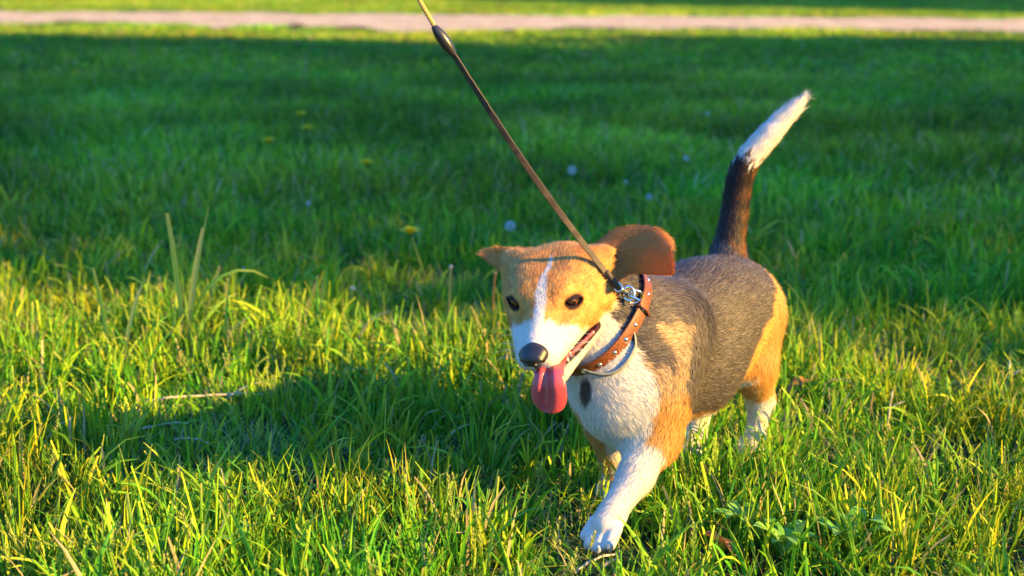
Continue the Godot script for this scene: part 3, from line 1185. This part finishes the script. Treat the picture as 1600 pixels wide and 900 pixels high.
	part(hk, "barrel", bm.commit(), steel)
	var hc := a0 + d2 * 0.030
	part(hk, "hook", torus(hc, view, 0.0085, 0.0022, 0.4, TAU - 0.3, 1.25).commit(), steel)
	var tb := Mesher.new()
	var sdv := d2.cross(view).normalized()
	tb.tube([a0 + d2 * 0.020 + sdv * 0.006, a0 + d2 * 0.034 + sdv * 0.0075], [0.0016, 0.0016], 8, Color.WHITE)
	tb.tube([hc + Vector3(0.004, -0.002, 0.004), hc + Vector3(0.019, -0.009, -0.002)], [0.0022, 0.0020], 8, Color.WHITE)
	part(hk, "thumb_bolt", tb.commit(), steel)


# ------------------------------------------------------------------ ground
func sheet(x0: float, x1: float, near: PackedVector2Array, far: PackedVector2Array, y: float) -> ArrayMesh:
	var m := Mesher.new()
	var pts := PackedVector3Array()
	for k in near.size():
		pts.append(Vector3(near[k].x, y, -near[k].y))
		pts.append(Vector3(far[k].x, y, -far[k].y))
	m.grid(pts, 2, Color.WHITE)
	if m.n[0].y < 0.0: m.ix.reverse()
	for k in m.n.size(): m.n[k] = Vector3.UP
	return m.commit()


func noisy(c0: Color, c1: Color, scale: float, seed_no: int, bump: float) -> StandardMaterial3D:
	var m := mat(Color.WHITE, 0.95, false, 0.0, 0.2)
	var nt := NoiseTexture2D.new()
	nt.width = 512; nt.height = 512; nt.seamless = true
	var fn := FastNoiseLite.new()
	fn.seed = seed_no; fn.frequency = 0.012; fn.fractal_octaves = 5
	nt.noise = fn
	var g := Gradient.new()
	g.offsets = PackedFloat32Array([0.25, 0.75])
	g.colors = PackedColorArray([c0.linear_to_srgb(), c1.linear_to_srgb()])
	nt.color_ramp = g
	m.albedo_texture = nt
	var nb := NoiseTexture2D.new()
	nb.width = 512; nb.height = 512; nb.seamless = true; nb.as_normal_map = true; nb.bump_strength = bump
	var f2 := FastNoiseLite.new()
	f2.seed = seed_no + 1; f2.frequency = 0.05; f2.fractal_octaves = 4
	nb.noise = f2
	m.normal_enabled = true
	m.normal_texture = nb
	m.uv1_triplanar = true
	m.uv1_world_triplanar = true
	m.uv1_scale = Vector3.ONE * scale
	return m


# near and far edge of the path as distance from the camera's foot, over x
func path_near(x: float) -> float:
	return 16.9 - 0.16 * x + 0.9 * noise.get_noise_1d(x * 0.7) + 0.5 * noise.get_noise_1d(x * 2.6 + 40.0) - 0.8 * exp(-pow((x + 1.0) / 1.9, 2.0))


func path_far(x: float) -> float:
	return 19.9 - 0.17 * x + 0.6 * noise.get_noise_1d(x * 0.9 + 90.0) + 0.3 * noise.get_noise_1d(x * 7.0 + 140.0)


func make_ground() -> void:
	var pm := PlaneMesh.new()
	pm.size = Vector2(400, 400)
	var g := part(self, "ground", pm, noisy(Color(0.035, 0.036, 0.014), Color(0.045, 0.070, 0.018), 0.9, 31, 6.0))
	tag(g, "grassy park ground of dark soil and turf", "ground", "", "structure")
	var near := PackedVector2Array()
	var far := PackedVector2Array()
	for i in 301:
		var x := lerpf(-30.0, 30.0, i / 300.0)
		near.append(Vector2(x, path_near(x)))
		far.append(Vector2(x, path_far(x)))
	var p := part(self, "path", sheet(0, 0, near, far, 0.02), noisy(Color(0.32, 0.235, 0.15), Color(0.45, 0.345, 0.235), 0.35, 51, 3.0))
	tag(p, "pale pinkish dirt path crossing the lawn", "path", "", "structure")


# ------------------------------------------------------------------ trees beside the lawn, which shade it
func make_trees() -> void:
	var leaf := Mesher.new()
	var r := RandomNumberGenerator.new()
	r.seed = 12
	for k in 5:
		var a := TAU * k / 5.0 + r.randf() * 0.6
		var f := Vector3(cos(a), r.randf_range(-0.4, 0.5), sin(a)).normalized()
		var s := f.cross(Vector3.UP).normalized()
		var base := leaf.v.size()
		var o := f * 0.02
		for q in [[0.0, 0.0], [0.05, 0.04], [0.10, 0.035], [0.15, 0.0]]:
			for e in [-1.0, 1.0]:
				leaf.v.append(o + f * float(q[0]) + s * float(q[1]) * e)
				leaf.n.append(s.cross(f).normalized())
				leaf.c.append(Color.WHITE)
		for j in 3:
			var b := base + j * 2
			leaf.ix.append_array(PackedInt32Array([b, b + 2, b + 1, b + 1, b + 2, b + 3]))
	var leaf_mesh := leaf.commit()
	var leaf_mat := mat(Color.WHITE, 0.6, true, 0.35, 0.4)
	var bark := noisy(Color(0.06, 0.045, 0.032), Color(0.14, 0.11, 0.08), 2.0, 71, 10.0)
	# across the light (c) and towards it (t), crown radius, height of the crown's middle, its half height
	var spots := [[5.25, 9.5, 2.6, 5.9, 3.6, "young maple beside the lawn, first of the row by the dog"], [8.0, 10.5, 2.7, 5.6, 3.9, "taller bushy maple second in the row by the lawn"],
		[10.55, 9.6, 2.4, 5.4, 3.9, "round maple third in the row by the lawn"], [13.6, 10.6, 1.8, 3.6, 2.5, "low maple at the path end of the row"],
		[25.2, 15.0, 3.4, 5.6, 4.6, "broad maple beyond the dirt path, near its bend"], [30.0, 14.0, 3.6, 6.0, 5.0, "broad maple far beyond the dirt path"]]
	for s in spots:
		var c: float = s[0]
		var t: float = s[1]
		# the sun stands at (0.927, -0.375) across x and distance
		var x := 0.375 * c + 0.927 * t
		var d := 0.927 * c - 0.375 * t
		var tree := thing("tree", s[5], "tree", Vector3(x, 0, -d), "trees beside the lawn")
		var cr: float = s[2]
		var cy: float = s[3]
		var ch: float = s[4]
		var trunk := Mesher.new()
		trunk.tube([Vector3(0, -0.1, 0), Vector3(0.03, 0.4, 0.02), Vector3(-0.04, 2.0, 0.05), Vector3(0.05, cy, 0), Vector3(0, cy + ch * 0.7, 0)], [0.22, 0.16, 0.13, 0.09, 0.02], 12, Color.WHITE)
		part(tree, "trunk", trunk.commit(), bark)
		var tips := []
		for k in 14:
			var a := k * 2.4
			var h := lerpf(1.6, cy + ch * 0.5, k / 13.0)
			var reach := cr * 0.75 * sqrt(maxf(1.0 - pow((h + 0.6 - cy) / ch, 2.0), 0.1))
			var from := Vector3(0, h, 0)
			var to := Vector3(cos(a) * reach, h + 0.7 + 0.3 * r.randf(), sin(a) * reach)
			var lm := Mesher.new()
			lm.tube([from, from.lerp(to, 0.5) + Vector3(0, 0.12, 0), to], [0.055, 0.035, 0.012], 7, Color.WHITE)
			part(tree, "limb", lm.commit(), bark)
		var many := int(cr * ch * 1150)
		var mm := MultiMesh.new()
		mm.transform_format = MultiMesh.TRANSFORM_3D
		mm.use_colors = true
		mm.mesh = leaf_mesh
		mm.instance_count = many
		# clumps spread through the crown
		var clumps := []
		for k in 46:
			var q := Vector3(r.randfn(), r.randfn(), r.randfn()).normalized() * pow(r.randf(), 0.4)
			clumps.append(Vector3(q.x * cr * 0.86, cy + q.y * ch * 0.86, q.z * cr * 0.86))
		for k in many:
			var q := Vector3(r.randfn(), r.randfn(), r.randfn()).normalized() * pow(r.randf(), 0.45)
			var p := Vector3(q.x * cr, cy + q.y * ch, q.z * cr)
			if k % 2: p = clumps[k % 46] + q * 0.62
			var bs := Basis.from_euler(Vector3(r.randf() * TAU, r.randf() * TAU, r.randf() * TAU)).scaled(Vector3.ONE * r.randf_range(0.8, 1.35))
			mm.set_instance_transform(k, Transform3D(bs, p))
			var g := r.randf_range(0.7, 1.25)
			mm.set_instance_color(k, Color(0.055 * g, 0.115 * g, 0.022 * g))
		var mi := MultiMeshInstance3D.new()
		mi.name = "crown"
		mi.multimesh = mm
		mi.material_override = leaf_mat
		mi.set_meta("kind", "stuff")
		tree.add_child(mi)


# ------------------------------------------------------------------ grass
const GREENS := [Color(0.145, 0.32, 0.013), Color(0.08, 0.26, 0.015), Color(0.22, 0.38, 0.015), Color(0.055, 0.21, 0.017), Color(0.30, 0.40, 0.02)]
const STRAW := Color(0.42, 0.34, 0.15)

# a tuft: blades from one root that share a colour and a way to lean
func tuft(m: Mesher, r: RandomNumberGenerator, at: Vector3, many: int, spread: float, lo: float, hi: float, w0: float, w1: float, segs: int, straw: float, tone: Color) -> void:
	var base: Color = GREENS[r.randi() % GREENS.size()] * tone
	var way := r.randf() * TAU
	for k in many:
		var a := r.randf() * TAU
		var d := sqrt(r.randf()) * spread
		var yaw := a + r.randfn(0, 0.8) if r.randf() < 0.6 else way + r.randfn(0, 0.4)
		var g := r.randf_range(0.8, 1.2)
		var c := Color(base.r * g * r.randf_range(0.9, 1.15), base.g * g, base.b * g)
		var tip := c
		var pick := r.randf()
		if pick < straw:
			c = STRAW * r.randf_range(0.6, 1.1)
			tip = c
		elif pick < straw + 0.2: tip = c.lerp(Color(0.42, 0.34, 0.08), 0.7)
		var ln := lerpf(lo, hi, pow(r.randf(), 1.5))
		if r.randf() < 0.07:
			m.blade(at + Vector3(cos(a) * d, -0.006, sin(a) * d), yaw, ln * 1.25 + 0.02, w1 * r.randf_range(1.0, 1.5), r.randf_range(0.2, 0.7), r.randf_range(0.4, 1.4), c, tip, 0.08, segs + 1, r.randf_range(-1.2, 1.2))
			continue
		m.blade(at + Vector3(cos(a) * d, -0.006, sin(a) * d), yaw, ln, r.randf_range(w0, w1), r.randf_range(0.02, 0.42), r.randf_range(0.0, 1.5) * r.randf(), c, tip, (r.randf_range(0.4, 0.8) if r.randf() < 0.5 else 0.06), segs, r.randf_range(-1.2, 1.2))


# matted lower growth: short, lying blades and dry bits
func thatch(m: Mesher, r: RandomNumberGenerator, at: Vector3, many: int, tone: Color) -> void:
	for k in many:
		var a := r.randf() * TAU
		var d := sqrt(r.randf()) * 0.05
		var g: Color = GREENS[r.randi() % GREENS.size()] * tone
		var c := g.lerp(STRAW * 0.8, 0.85 if r.randf() < 0.3 else 0.05)
		m.blade(at + Vector3(cos(a) * d, r.randf_range(0.0, 0.015), sin(a) * d), r.randf() * TAU, r.randf_range(0.03, 0.08), r.randf_range(0.0016, 0.0036), r.randf_range(0.6, 1.4), r.randf_range(-0.1, 0.5), c, c, 0.2, 3)


# a flowering stalk of meadow grass
func seed_stalk(m: Mesher, r: RandomNumberGenerator, at: Vector3, height: float) -> void:
	var yaw := r.randf() * TAU
	var lean := r.randf_range(0.05, 0.3)
	var c := Color(0.20, 0.30, 0.035)
	m.blade(at, yaw, height, 0.0016, lean, 0.12, c, c, 0.7, 4)
	var f := Vector3(cos(yaw), 0, sin(yaw))
	for k in 16:
		var t := lerpf(0.62, 1.0, k / 15.0)
		var ang := lean + 0.08
		var p := at + (f * sin(ang) + Vector3.UP * cos(ang)) * height * t
		var ln := lerpf(0.015, 0.005, (t - 0.62) / 0.38)
		m.blade(p, k * 2.4, ln, 0.0028, 0.5, 0.2, Color(0.33, 0.37, 0.06), Color(0.40, 0.37, 0.09), 0.1, 2)


func scatter(parent: Node3D, called: String, mesh: Mesh, m: Material, spots: Array) -> void:
	var mm := MultiMesh.new()
	mm.transform_format = MultiMesh.TRANSFORM_3D
	mm.use_colors = true
	mm.mesh = mesh
	mm.instance_count = spots.size()
	for k in spots.size():
		mm.set_instance_transform(k, spots[k][0])
		mm.set_instance_color(k, spots[k][1])
	var mi := MultiMeshInstance3D.new()
	mi.name = called
	mi.multimesh = mm
	mi.material_override = m
	mi.set_meta("kind", "stuff")
	parent.add_child(mi, true)


func on_path(x: float, d: float) -> bool:
	return d > path_near(x) + rng.randfn(0, 0.05) and d < path_far(x) + rng.randfn(0, 0.05)


func clear_of_dog(x: float, d: float) -> float:
	# shorter grass where the paws tread
	var k := 1.0
	for q in PAWS:
		var e := Vector2(x, d).distance_to(q)
		k = minf(k, smoothstep(0.02, 0.10, e) * 0.6 + 0.4)
	return k


func make_grass() -> void:
	var root := Node3D.new()
	root.name = "grass"
	add_child(root)
	tag(root, "green lawn grass covering the park ground", "grass", "", "stuff")
	var gm := mat(Color.WHITE, 0.55, true, 0.8, 0.3)
	var r := RandomNumberGenerator.new()
	r.seed = 99
	# near turf, blade by blade
	var m := Mesher.new()
	var tufts := 0
	for k in 20000:
		var d := lerpf(1.6, 4.7, r.randf())
		var wide := d * 0.37 + 0.85
		var x := (r.randf() * 2.0 - 1.0) * 2.6
		if absf(x) > wide: continue
		var patch := noise.get_noise_2d(x * 1.4, d * 1.4) + 0.6 * noise.get_noise_2d(x * 5.0 + 50.0, d * 5.0)
		var tone := clampf(1.0 + 0.35 * noise.get_noise_2d(x * 2.2 + 9.0, d * 2.2), 0.6, 1.5)
		var warm := clampf(1.0 + 0.6 * noise.get_noise_2d(x * 0.9 + 70.0, d * 0.9) - 0.08 * x, 0.7, 1.5)
		var col := Color(tone * warm, tone, tone)
		var h := clampf(1.0 + patch * 0.6, 0.5, 1.7) * clear_of_dog(x, d)
		var far := smoothstep(3.0, 4.6, d)
		if r.randf() < far * 0.45: continue
		if r.randf() < 0.35 or patch < -0.3: thatch(m, r, Vector3(x, 0, -d), 5, col)
		if patch < -0.3 and r.randf() < 0.6: continue
		tuft(m, r, Vector3(x, 0, -d), r.randi_range(5, 9), 0.022, 0.035 * h, 0.125 * h, 0.0026 + far * 0.001, 0.0066 + far * 0.002, 4 if far < 0.5 else 3, 0.05, col)
		tufts += 1
	for k in 1500:
		var d := lerpf(1.7, 4.6, pow(r.randf(), 1.2))
		var x := (r.randf() * 2.0 - 1.0) * (d * 0.37 + 0.5)
		if noise.get_noise_2d(x * 1.7 + 300.0, d * 1.7) - x * 0.2 < r.randf() * 0.5 - 0.1: continue
		seed_stalk(m, r, Vector3(x, 0, -d), r.randf_range(0.06, 0.13))
	part(root, "near_turf", m.commit(), gm, "stuff")
	# farther turf as copies of a few patches
	var bands := [[4.7, 10.0, 0.30, 0.32, 10, 520, 0.035, 0.10, 0.0036, 0.0075, 2.4], [10.0, 40.0, 0.75, 0.85, 8, 900, 0.02, 0.055, 0.008, 0.016, 5.0]]
	for b in bands:
		var kinds := []
		var lists := []
		for k in int(b[4]):
			var q := Mesher.new()
			for e in int(b[5]) / 5:
				var a := r.randf() * TAU
				var dd := sqrt(r.randf()) * float(b[3])
				tuft(q, r, Vector3(cos(a) * dd, 0, sin(a) * dd), 5, 0.03 + float(b[2]) * 0.05, b[6], b[7], b[8], b[9], 3, 0.09, Color.WHITE * r.randf_range(0.7, 1.25))
			kinds.append(q.commit())
			lists.append([])
		var step_by: float = b[2]
		var d: float = b[0]
		while d < float(b[1]):
			var wide: float = d * 0.37 + float(b[10])
			var x := -wide
			while x < wide:
				var px := x + r.randfn(0, step_by * 0.2)
				var pd := d + r.randfn(0, step_by * 0.2)
				if not on_path(px, pd):
					var h := clampf(1.0 + noise.get_noise_2d(px * 0.8, pd * 0.8) * 0.8, 0.55, 1.6)
					var near_edge := minf(absf(pd - path_near(px)), absf(pd - path_far(px)))
					var s := 1.0
					if near_edge < float(b[3]): s = maxf(near_edge / float(b[3]), 0.25)
					var bs := Basis(Vector3.UP, r.randf() * TAU).scaled(Vector3(s, h, s))
					var tone := clampf(1.0 + 0.8 * noise.get_noise_2d(px * 0.7 + 9.0, pd * 0.7) + r.randfn(0, 0.12), 0.5, 1.7)
					var warm := clampf(1.0 + 0.6 * noise.get_noise_2d(px * 0.4 + 70.0, pd * 0.4), 0.7, 1.4)
					lists[r.randi() % kinds.size()].append([Transform3D(bs, Vector3(px, 0, -pd)), Color(tone * warm, tone, tone)])
				x += step_by
			d += step_by
		for k in kinds.size(): scatter(root, "far_turf", kinds[k], gm, lists[k])


# ------------------------------------------------------------------ single plants and litter
func dandelion_parts(kind: int, r: RandomNumberGenerator) -> Array:
	var m := Mesher.new()
	if kind == 0:
		# yellow head: three rings of narrow rays over green bracts
		for ring in 4:
			var many := 22 - ring * 4
			for k in many:
				var a := TAU * (k + ring * 0.37) / many
				m.blade(Vector3(0, 0.001 * ring, 0), a, 0.019 - 0.0035 * ring, 0.0034, 1.0 - 0.26 * ring, 0.3, Color(0.86, 0.58, 0.01), Color(0.88, 0.62, 0.015), 0.7, 3)
		for k in 10: m.blade(Vector3(0, -0.006, 0), TAU * k / 10, 0.011, 0.004, 0.5, 0.6, Color(0.08, 0.2, 0.02), Color(0.08, 0.2, 0.02), 0.1, 2)
	else:
		# seed ball: each seed a fine stalk with a small parasol
		for k in 90:
			var y := 1.0 - 2.0 * (k + 0.5) / 90.0
			var a := k * 2.39996
			var d := Vector3(sqrt(1.0 - y * y) * cos(a), y, sqrt(1.0 - y * y) * sin(a))
			m.tube([d * 0.003, d * 0.014], [0.0003, 0.0002], 3, Color(0.5, 0.45, 0.36))
			var u := d.cross(Vector3(0.3, 0.8, 0.5)).normalized()
			var w := d.cross(u)
			for q in 7:
				var b := TAU * q / 7.0 + k
				var e := (u * cos(b) + w * sin(b))
				m.tube([d * 0.014, d * 0.0175 + e * 0.0055], [0.00035, 0.00012], 3, Color(0.66, 0.66, 0.62))
	return [m.commit()]


func stem_mesh(top: Vector3, r0: float, c: Color) -> ArrayMesh:
	var m := Mesher.new()
	m.tube([Vector3(0, -0.01, 0), top * 0.35 + Vector3(top.x * -0.12, 0, top.z * -0.12), top * 0.7 + Vector3(top.x * -0.08, 0, top.z * -0.08), top], [r0 * 1.15, r0, r0 * 0.9, r0 * 0.8], 8, c)
	return m.commit()


func leaf_mesh(length: float, width: float, lift: float, fold: float, wave: float, c: Color, vein: Color, r: RandomNumberGenerator) -> ArrayMesh:
	var m := Mesher.new()
	var pts := PackedVector3Array()
	var cols := PackedColorArray()
	var ph := r.randf() * 6.0
	for j in 15:
		var t := j / 14.0
		var w := width * 0.5 * pow(sin(PI * clampf(pow(t, 0.8) * 0.94 + 0.05, 0, 1)), 0.8)
		var y := lift * sin(t * 1.9) * length
		for i in 9:
			var s := (i - 4) / 4.0
			pts.append(Vector3(t * length, y + absf(s) * w * fold + sin(t * 9.0 + ph + s) * wave * absf(s), s * w))
			var rib := 1.0 if i == 4 else (0.5 if (j + absi(i - 4)) % 3 == 0 else 0.0)
			cols.append(c.lerp(vein, rib * 0.5))
	m.grid(pts, 9, c, false, cols)
	return m.commit()


func blade_mesh(length: float, width: float, lean: float, bend: float, c: Color, tip: Color, blunt: float) -> ArrayMesh:
	var m := Mesher.new()
	m.blade(Vector3(0, -0.01, 0), 0.0, length, width, lean, bend, c, tip, blunt, 9, 1.0)
	return m.commit()


func make_plants() -> void:
	var r := RandomNumberGenerator.new()
	r.seed = 321
	var green := mat(Color.WHITE, 0.5, true, 0.7, 0.35)
	var petal := mat(Color.WHITE, 0.7, true, 0.4, 0.3)
	# dandelions
	for k in BLOOMS.size():
		var s: Vector3 = BLOOMS[k]
		var lean := Vector3(r.randfn(0, 0.02), 0, r.randfn(0, 0.02))
		if k == 1: lean = Vector3(-0.07, 0, 0.0)
		var o := thing("dandelion", ["yellow dandelion, the taller of a pair in the shaded lawn", "yellow dandelion on a long leaning pale stem, the lower of the pair", "yellow dandelion in the shade next to the pair of dandelions", "yellow dandelion in the shade between the pair and the leash", "yellow dandelion in the shade nearest to the dog's small ear", "far yellow dandelion towards the path, with another just below it", "far yellow dandelion just below another one towards the path", "far yellow dandelion standing alone towards the path"][k], "flower", Vector3(s.x - lean.x, 0, -s.z - lean.z), "yellow dandelions in the shade")
		part(o, "stem", stem_mesh(Vector3(lean.x, s.y, lean.z), 0.0022, Color(0.22, 0.34, 0.06)), green)
		var fh := part(o, "flower_head", dandelion_parts(0, r)[0], petal)
		fh.position = Vector3(lean.x, s.y, lean.z)
		fh.scale = Vector3.ONE * (1.7 if k < 5 else 1.4)
	var ball_mesh: ArrayMesh = dandelion_parts(1, r)[0]
	for k in CLOCKS.size():
		var s: Vector3 = CLOCKS[k]
		var small := k > 7
		var o := thing("dandelion_clock", ["large white dandelion clock in the shade right under the leash strap", "large white dandelion clock in the shade above the dog's head", "white dandelion clock in the shade, closest to the dog's tail", "white dandelion clock in the shade above the dog's raised ear", "small white dandelion clock in the shade between the yellow dandelions and the dog", "faint white dandelion clock in the shade level with the tail's white tip", "white dandelion clock half hidden behind the dog's raised ear", "faint small dandelion clock in the shade beside the large one under the leash", "tiny white dandelion clock where sun and shade meet, near the bare stalks", "tiny white dandelion clock where sun and shade meet, near the tall tuft"][k], "flower", Vector3(s.x, 0, -s.z), "small dandelion clocks at the shade's edge" if small else "dandelion clocks in the shade")
		var top := Vector3(r.randfn(0, 0.01), s.y, r.randfn(0, 0.01))
		part(o, "stem", stem_mesh(top, 0.002, Color(0.22, 0.30, 0.07)), green)
		var b := part(o, "seed_ball", ball_mesh, petal)
		b.position = top
		b.scale = Vector3.ONE * float([0.9, 0.9, 0.6, 0.6, 0.45, 0.5, 0.6, 0.45, 0.35, 0.35][k])
	var bare := [["yellow bare dandelion stalk left of the dog's head", Color(0.42, 0.36, 0.07), Color(0.62, 0.5, 0.3)], ["orange-brown bare dandelion stalk close to the dog's ear", Color(0.42, 0.20, 0.05), Color(0.4, 0.22, 0.08)]]
	for k in 2:
		var s: Vector3 = BARE_STEMS[k]
		var o := thing("dandelion_stalk", bare[k][0], "plant", Vector3(s.x - 0.006, 0, -s.z))
		part(o, "stem", stem_mesh(Vector3(0.008, s.y, 0), 0.0032, bare[k][1]), green)
		var m := Mesher.new()
		m.tube([Vector3(0.008, s.y - 0.004, 0), Vector3(0.008, s.y, 0), Vector3(0.0085, s.y + 0.004, 0), Vector3(0.009, s.y + 0.007, 0)], [0.003, 0.0052, 0.005, 0.002], 9, bare[k][2])
		part(o, "knob", m.commit(), green)
	# tall coarse tufts: [length, width, lean, bend, yaw, straw share, blunt]
	var tall := [
		["tall coarse grass tuft with pale yellow blades rising from the sunlit lawn", [[0.34, 0.018, 0.03, 0.08, 3.0, 0.35, 0.6], [0.31, 0.022, 0.14, 0.12, 0.1, 0.75, 0.5], [0.33, 0.011, 0.03, 2.0, 0.0, 0.1, 0.05], [0.36, 0.013, 0.14, 0.12, 0.2, 0.05, 0.05], [0.20, 0.011, 0.4, 0.6, 2.4, 0.2, 0.1], [0.19, 0.010, 0.4, 0.9, -0.6, 0.1, 0.1], [0.18, 0.012, 0.2, 0.3, 1.4, 0.2, 0.1], [0.16, 0.010, 0.2, 0.4, 4.2, 0.1, 0.1]]],
		["coarse grass tuft with one folded straw-tipped blade, beside the tall tuft", [[0.26, 0.017, 0.04, 0.15, 3.2, 0.2, 0.5], [0.23, 0.018, 0.15, 0.3, 0.2, 0.6, 0.4], [0.16, 0.008, 0.5, 1.2, 2.9, 0.1, 0.05], [0.13, 0.009, 0.3, 0.4, 1.0, 0.1, 0.1], [0.12, 0.008, 0.4, 0.7, -1.0, 0.2, 0.1]]],
		["low coarse grass tuft of narrow green upright blades near the shade's edge", [[0.23, 0.011, 0.08, 0.1, 0.2, 0.1, 0.3], [0.14, 0.008, 0.25, 0.3, 0.5, 0.05, 0.1], [0.13, 0.007, 0.3, 0.8, 2.8, 0.3, 0.1], [0.12, 0.007, 0.2, 0.3, 1.6, 0.1, 0.1]]],
		["single tall blunt grass stalk standing up from the dog's shadow", [[0.20, 0.0042, 0.02, 0.06, 0.5, 0.05, 0.8], [0.09, 0.005, 0.3, 0.4, 2.5, 0.1, 0.1], [0.10, 0.006, 0.2, 0.4, 5.2, 0.1, 0.1]]]]
	for k in 4:
		var s: Vector3 = TALL_TUFTS[k]
		var o := thing("grass_tuft", tall[k][0], "grass", Vector3(s.x, 0, -s.z))
		for q in tall[k][1]:
			var c := Color(0.15, 0.33, 0.02).lerp(Color(0.48, 0.42, 0.10), q[5])
			var b := part(o, "blade", blade_mesh(q[0], q[1], q[2], q[3], c, c.lerp(Color(0.45, 0.34, 0.1), 0.5), q[6]), green)
			b.rotation.y = -float(q[4])
			b.position = Vector3(r.randfn(0, 0.008), 0, r.randfn(0, 0.008))
	# straw lying in the grass: length, yaw, dip
	var straw_label := ["long pale straw stem lying across the dog's shadow", "short bleached straw lying under the dog's tongue", "bleached straw lying at the dark edge of the dog's shadow", "faint long straw lying in the shade beyond the tall grass tuft", "bent white straw at the lawn's far side from the tall tuft",
		"broken pale straw beside the long straw stem", "curled dry straw beside the dog's raised forepaw", "dull straw lying behind the dog at the shade's edge", "upright bleached straw among the sunlit grass behind the dog", "two-toned dry stalk leaning out of the sunlit grass near the seed heads"]
	var straw_shape := [[0.23, 0.10, 0.03], [0.05, 0.6, 0.0], [0.11, 0.5, 0.0], [0.20, 0.35, 0.02], [0.09, 1.2, 0.4], [0.07, -0.3, 0.0], [0.07, 0.4, 0.2], [0.06, 0.3, 0.0], [0.08, 0.3, 0.9], [0.09, 0.2, 0.95]]
	var dry := noisy(Color(0.36, 0.29, 0.16), Color(0.60, 0.52, 0.34), 20.0, 81, 2.0)
	for k in STRAWS.size():
		var s: Vector3 = STRAWS[k]
		var q: Array = straw_shape[k]
		var o := thing("straw", straw_label[k], "straw", Vector3(s.x, 0, -s.z))
		var dir := Vector3(cos(q[1]), 0, -sin(q[1])) * (1.0 - float(q[2])) + Vector3(0, q[2], 0)
		dir = dir.normalized()
		var half: float = q[0] * 0.5
		var mid := Vector3(0, s.y, 0)
		var m := Mesher.new()
		var w := 0.0022 if k > 0 else 0.0030
		var path := []
		var rad := []
		for j in 11:
			var t := j / 10.0 * 2.0 - 1.0
			path.append(mid + dir * half * t + Vector3(0, 0.006 * (1.0 - t * t) + 0.002 * fine.get_noise_1d(j * 50.0 + k * 99.0), 0.004 * fine.get_noise_1d(j * 37.0 + k * 61.0)))
			rad.append(w * (1.25 if j == 3 or j == 8 else 1.0) * (1.0 - 0.3 * (j / 10.0)))
		m.tube(path, rad, 7, Color.WHITE)
		part(o, "stalk", m.commit(), dry)
		if k in [0, 4, 6, 8]:
			var b := part(o, "sheath", blade_mesh(half * 0.8, 0.005, 0.9, 0.5, Color(0.5, 0.42, 0.25), Color(0.5, 0.42, 0.25), 0.1), green)
			b.position = mid + dir * half * 0.3
	# broad-leaved weeds
	var weed_label := ["broad-leaved weed with mottled pale green leaves beside the brown leaf", "broad-leaved weed with one upright dark leaf at the lawn's near edge", "broad-leaved weed with two narrow leaves, apart from the brown leaf", "small broad-leaved weed at the near rim of the dog's shadow", "small broad-leaved weed growing behind the dog's hind paw", "small broad-leaved weed below the seed heads"]
	for k in WEEDS.size():
		var s: Vector3 = WEEDS[k]
		var o := thing("weed", weed_label[k], "weed", Vector3(s.x, 0, -s.z))
		var many := 6 if k < 3 else 4
		for q in many:
			var big := 0.8 if k < 3 else 0.55
			var c := Color(0.10, 0.29, 0.025) if (q + k) % 2 else Color(0.17, 0.36, 0.04)
			var lf := part(o, "leaf", leaf_mesh(r.randf_range(0.05, 0.085) * big, r.randf_range(0.026, 0.04) * big, r.randf_range(0.35, 0.95), 0.3, 0.002, c, Color(0.26, 0.42, 0.08), r), green)
			lf.rotation.y = TAU * q / many + r.randfn(0, 0.3)
			lf.position.y = 0.012 + 0.006 * q
	# fallen leaves
	var leaf_label := ["curled orange-brown fallen leaf lying beside the broad-leaved weed", "small torn orange scrap of leaf beside the curled brown leaf", "russet fallen leaf behind the dog's hind leg"]
	for k in DEAD_LEAVES.size():
		var s: Vector3 = DEAD_LEAVES[k]
		var o := thing("fallen_leaf", leaf_label[k], "leaf", Vector3(s.x, 0, -s.z))
		var c := Color(0.34, 0.12, 0.03) if k != 1 else Color(0.5, 0.22, 0.03)
		var lf := part(o, "leaf_blade", leaf_mesh(0.055 if k != 1 else 0.03, 0.026 if k != 1 else 0.018, 0.25, 0.75, 0.003, c, Color(0.42, 0.2, 0.07), r), green)
		lf.rotation = Vector3(0.3, 2.6 - k * 1.2, 0.1)
		lf.position = Vector3(0.02, s.y, 0)
		var st := Mesher.new()
		st.tube([Vector3(0, 0, 0), Vector3(-0.012, -0.002, 0.002)], [0.0009, 0.0007], 5, Color(0.3, 0.14, 0.05))
		var sp := part(o, "leaf_stalk", st.commit(), green)
		sp.rotation = lf.rotation
		sp.position = lf.position
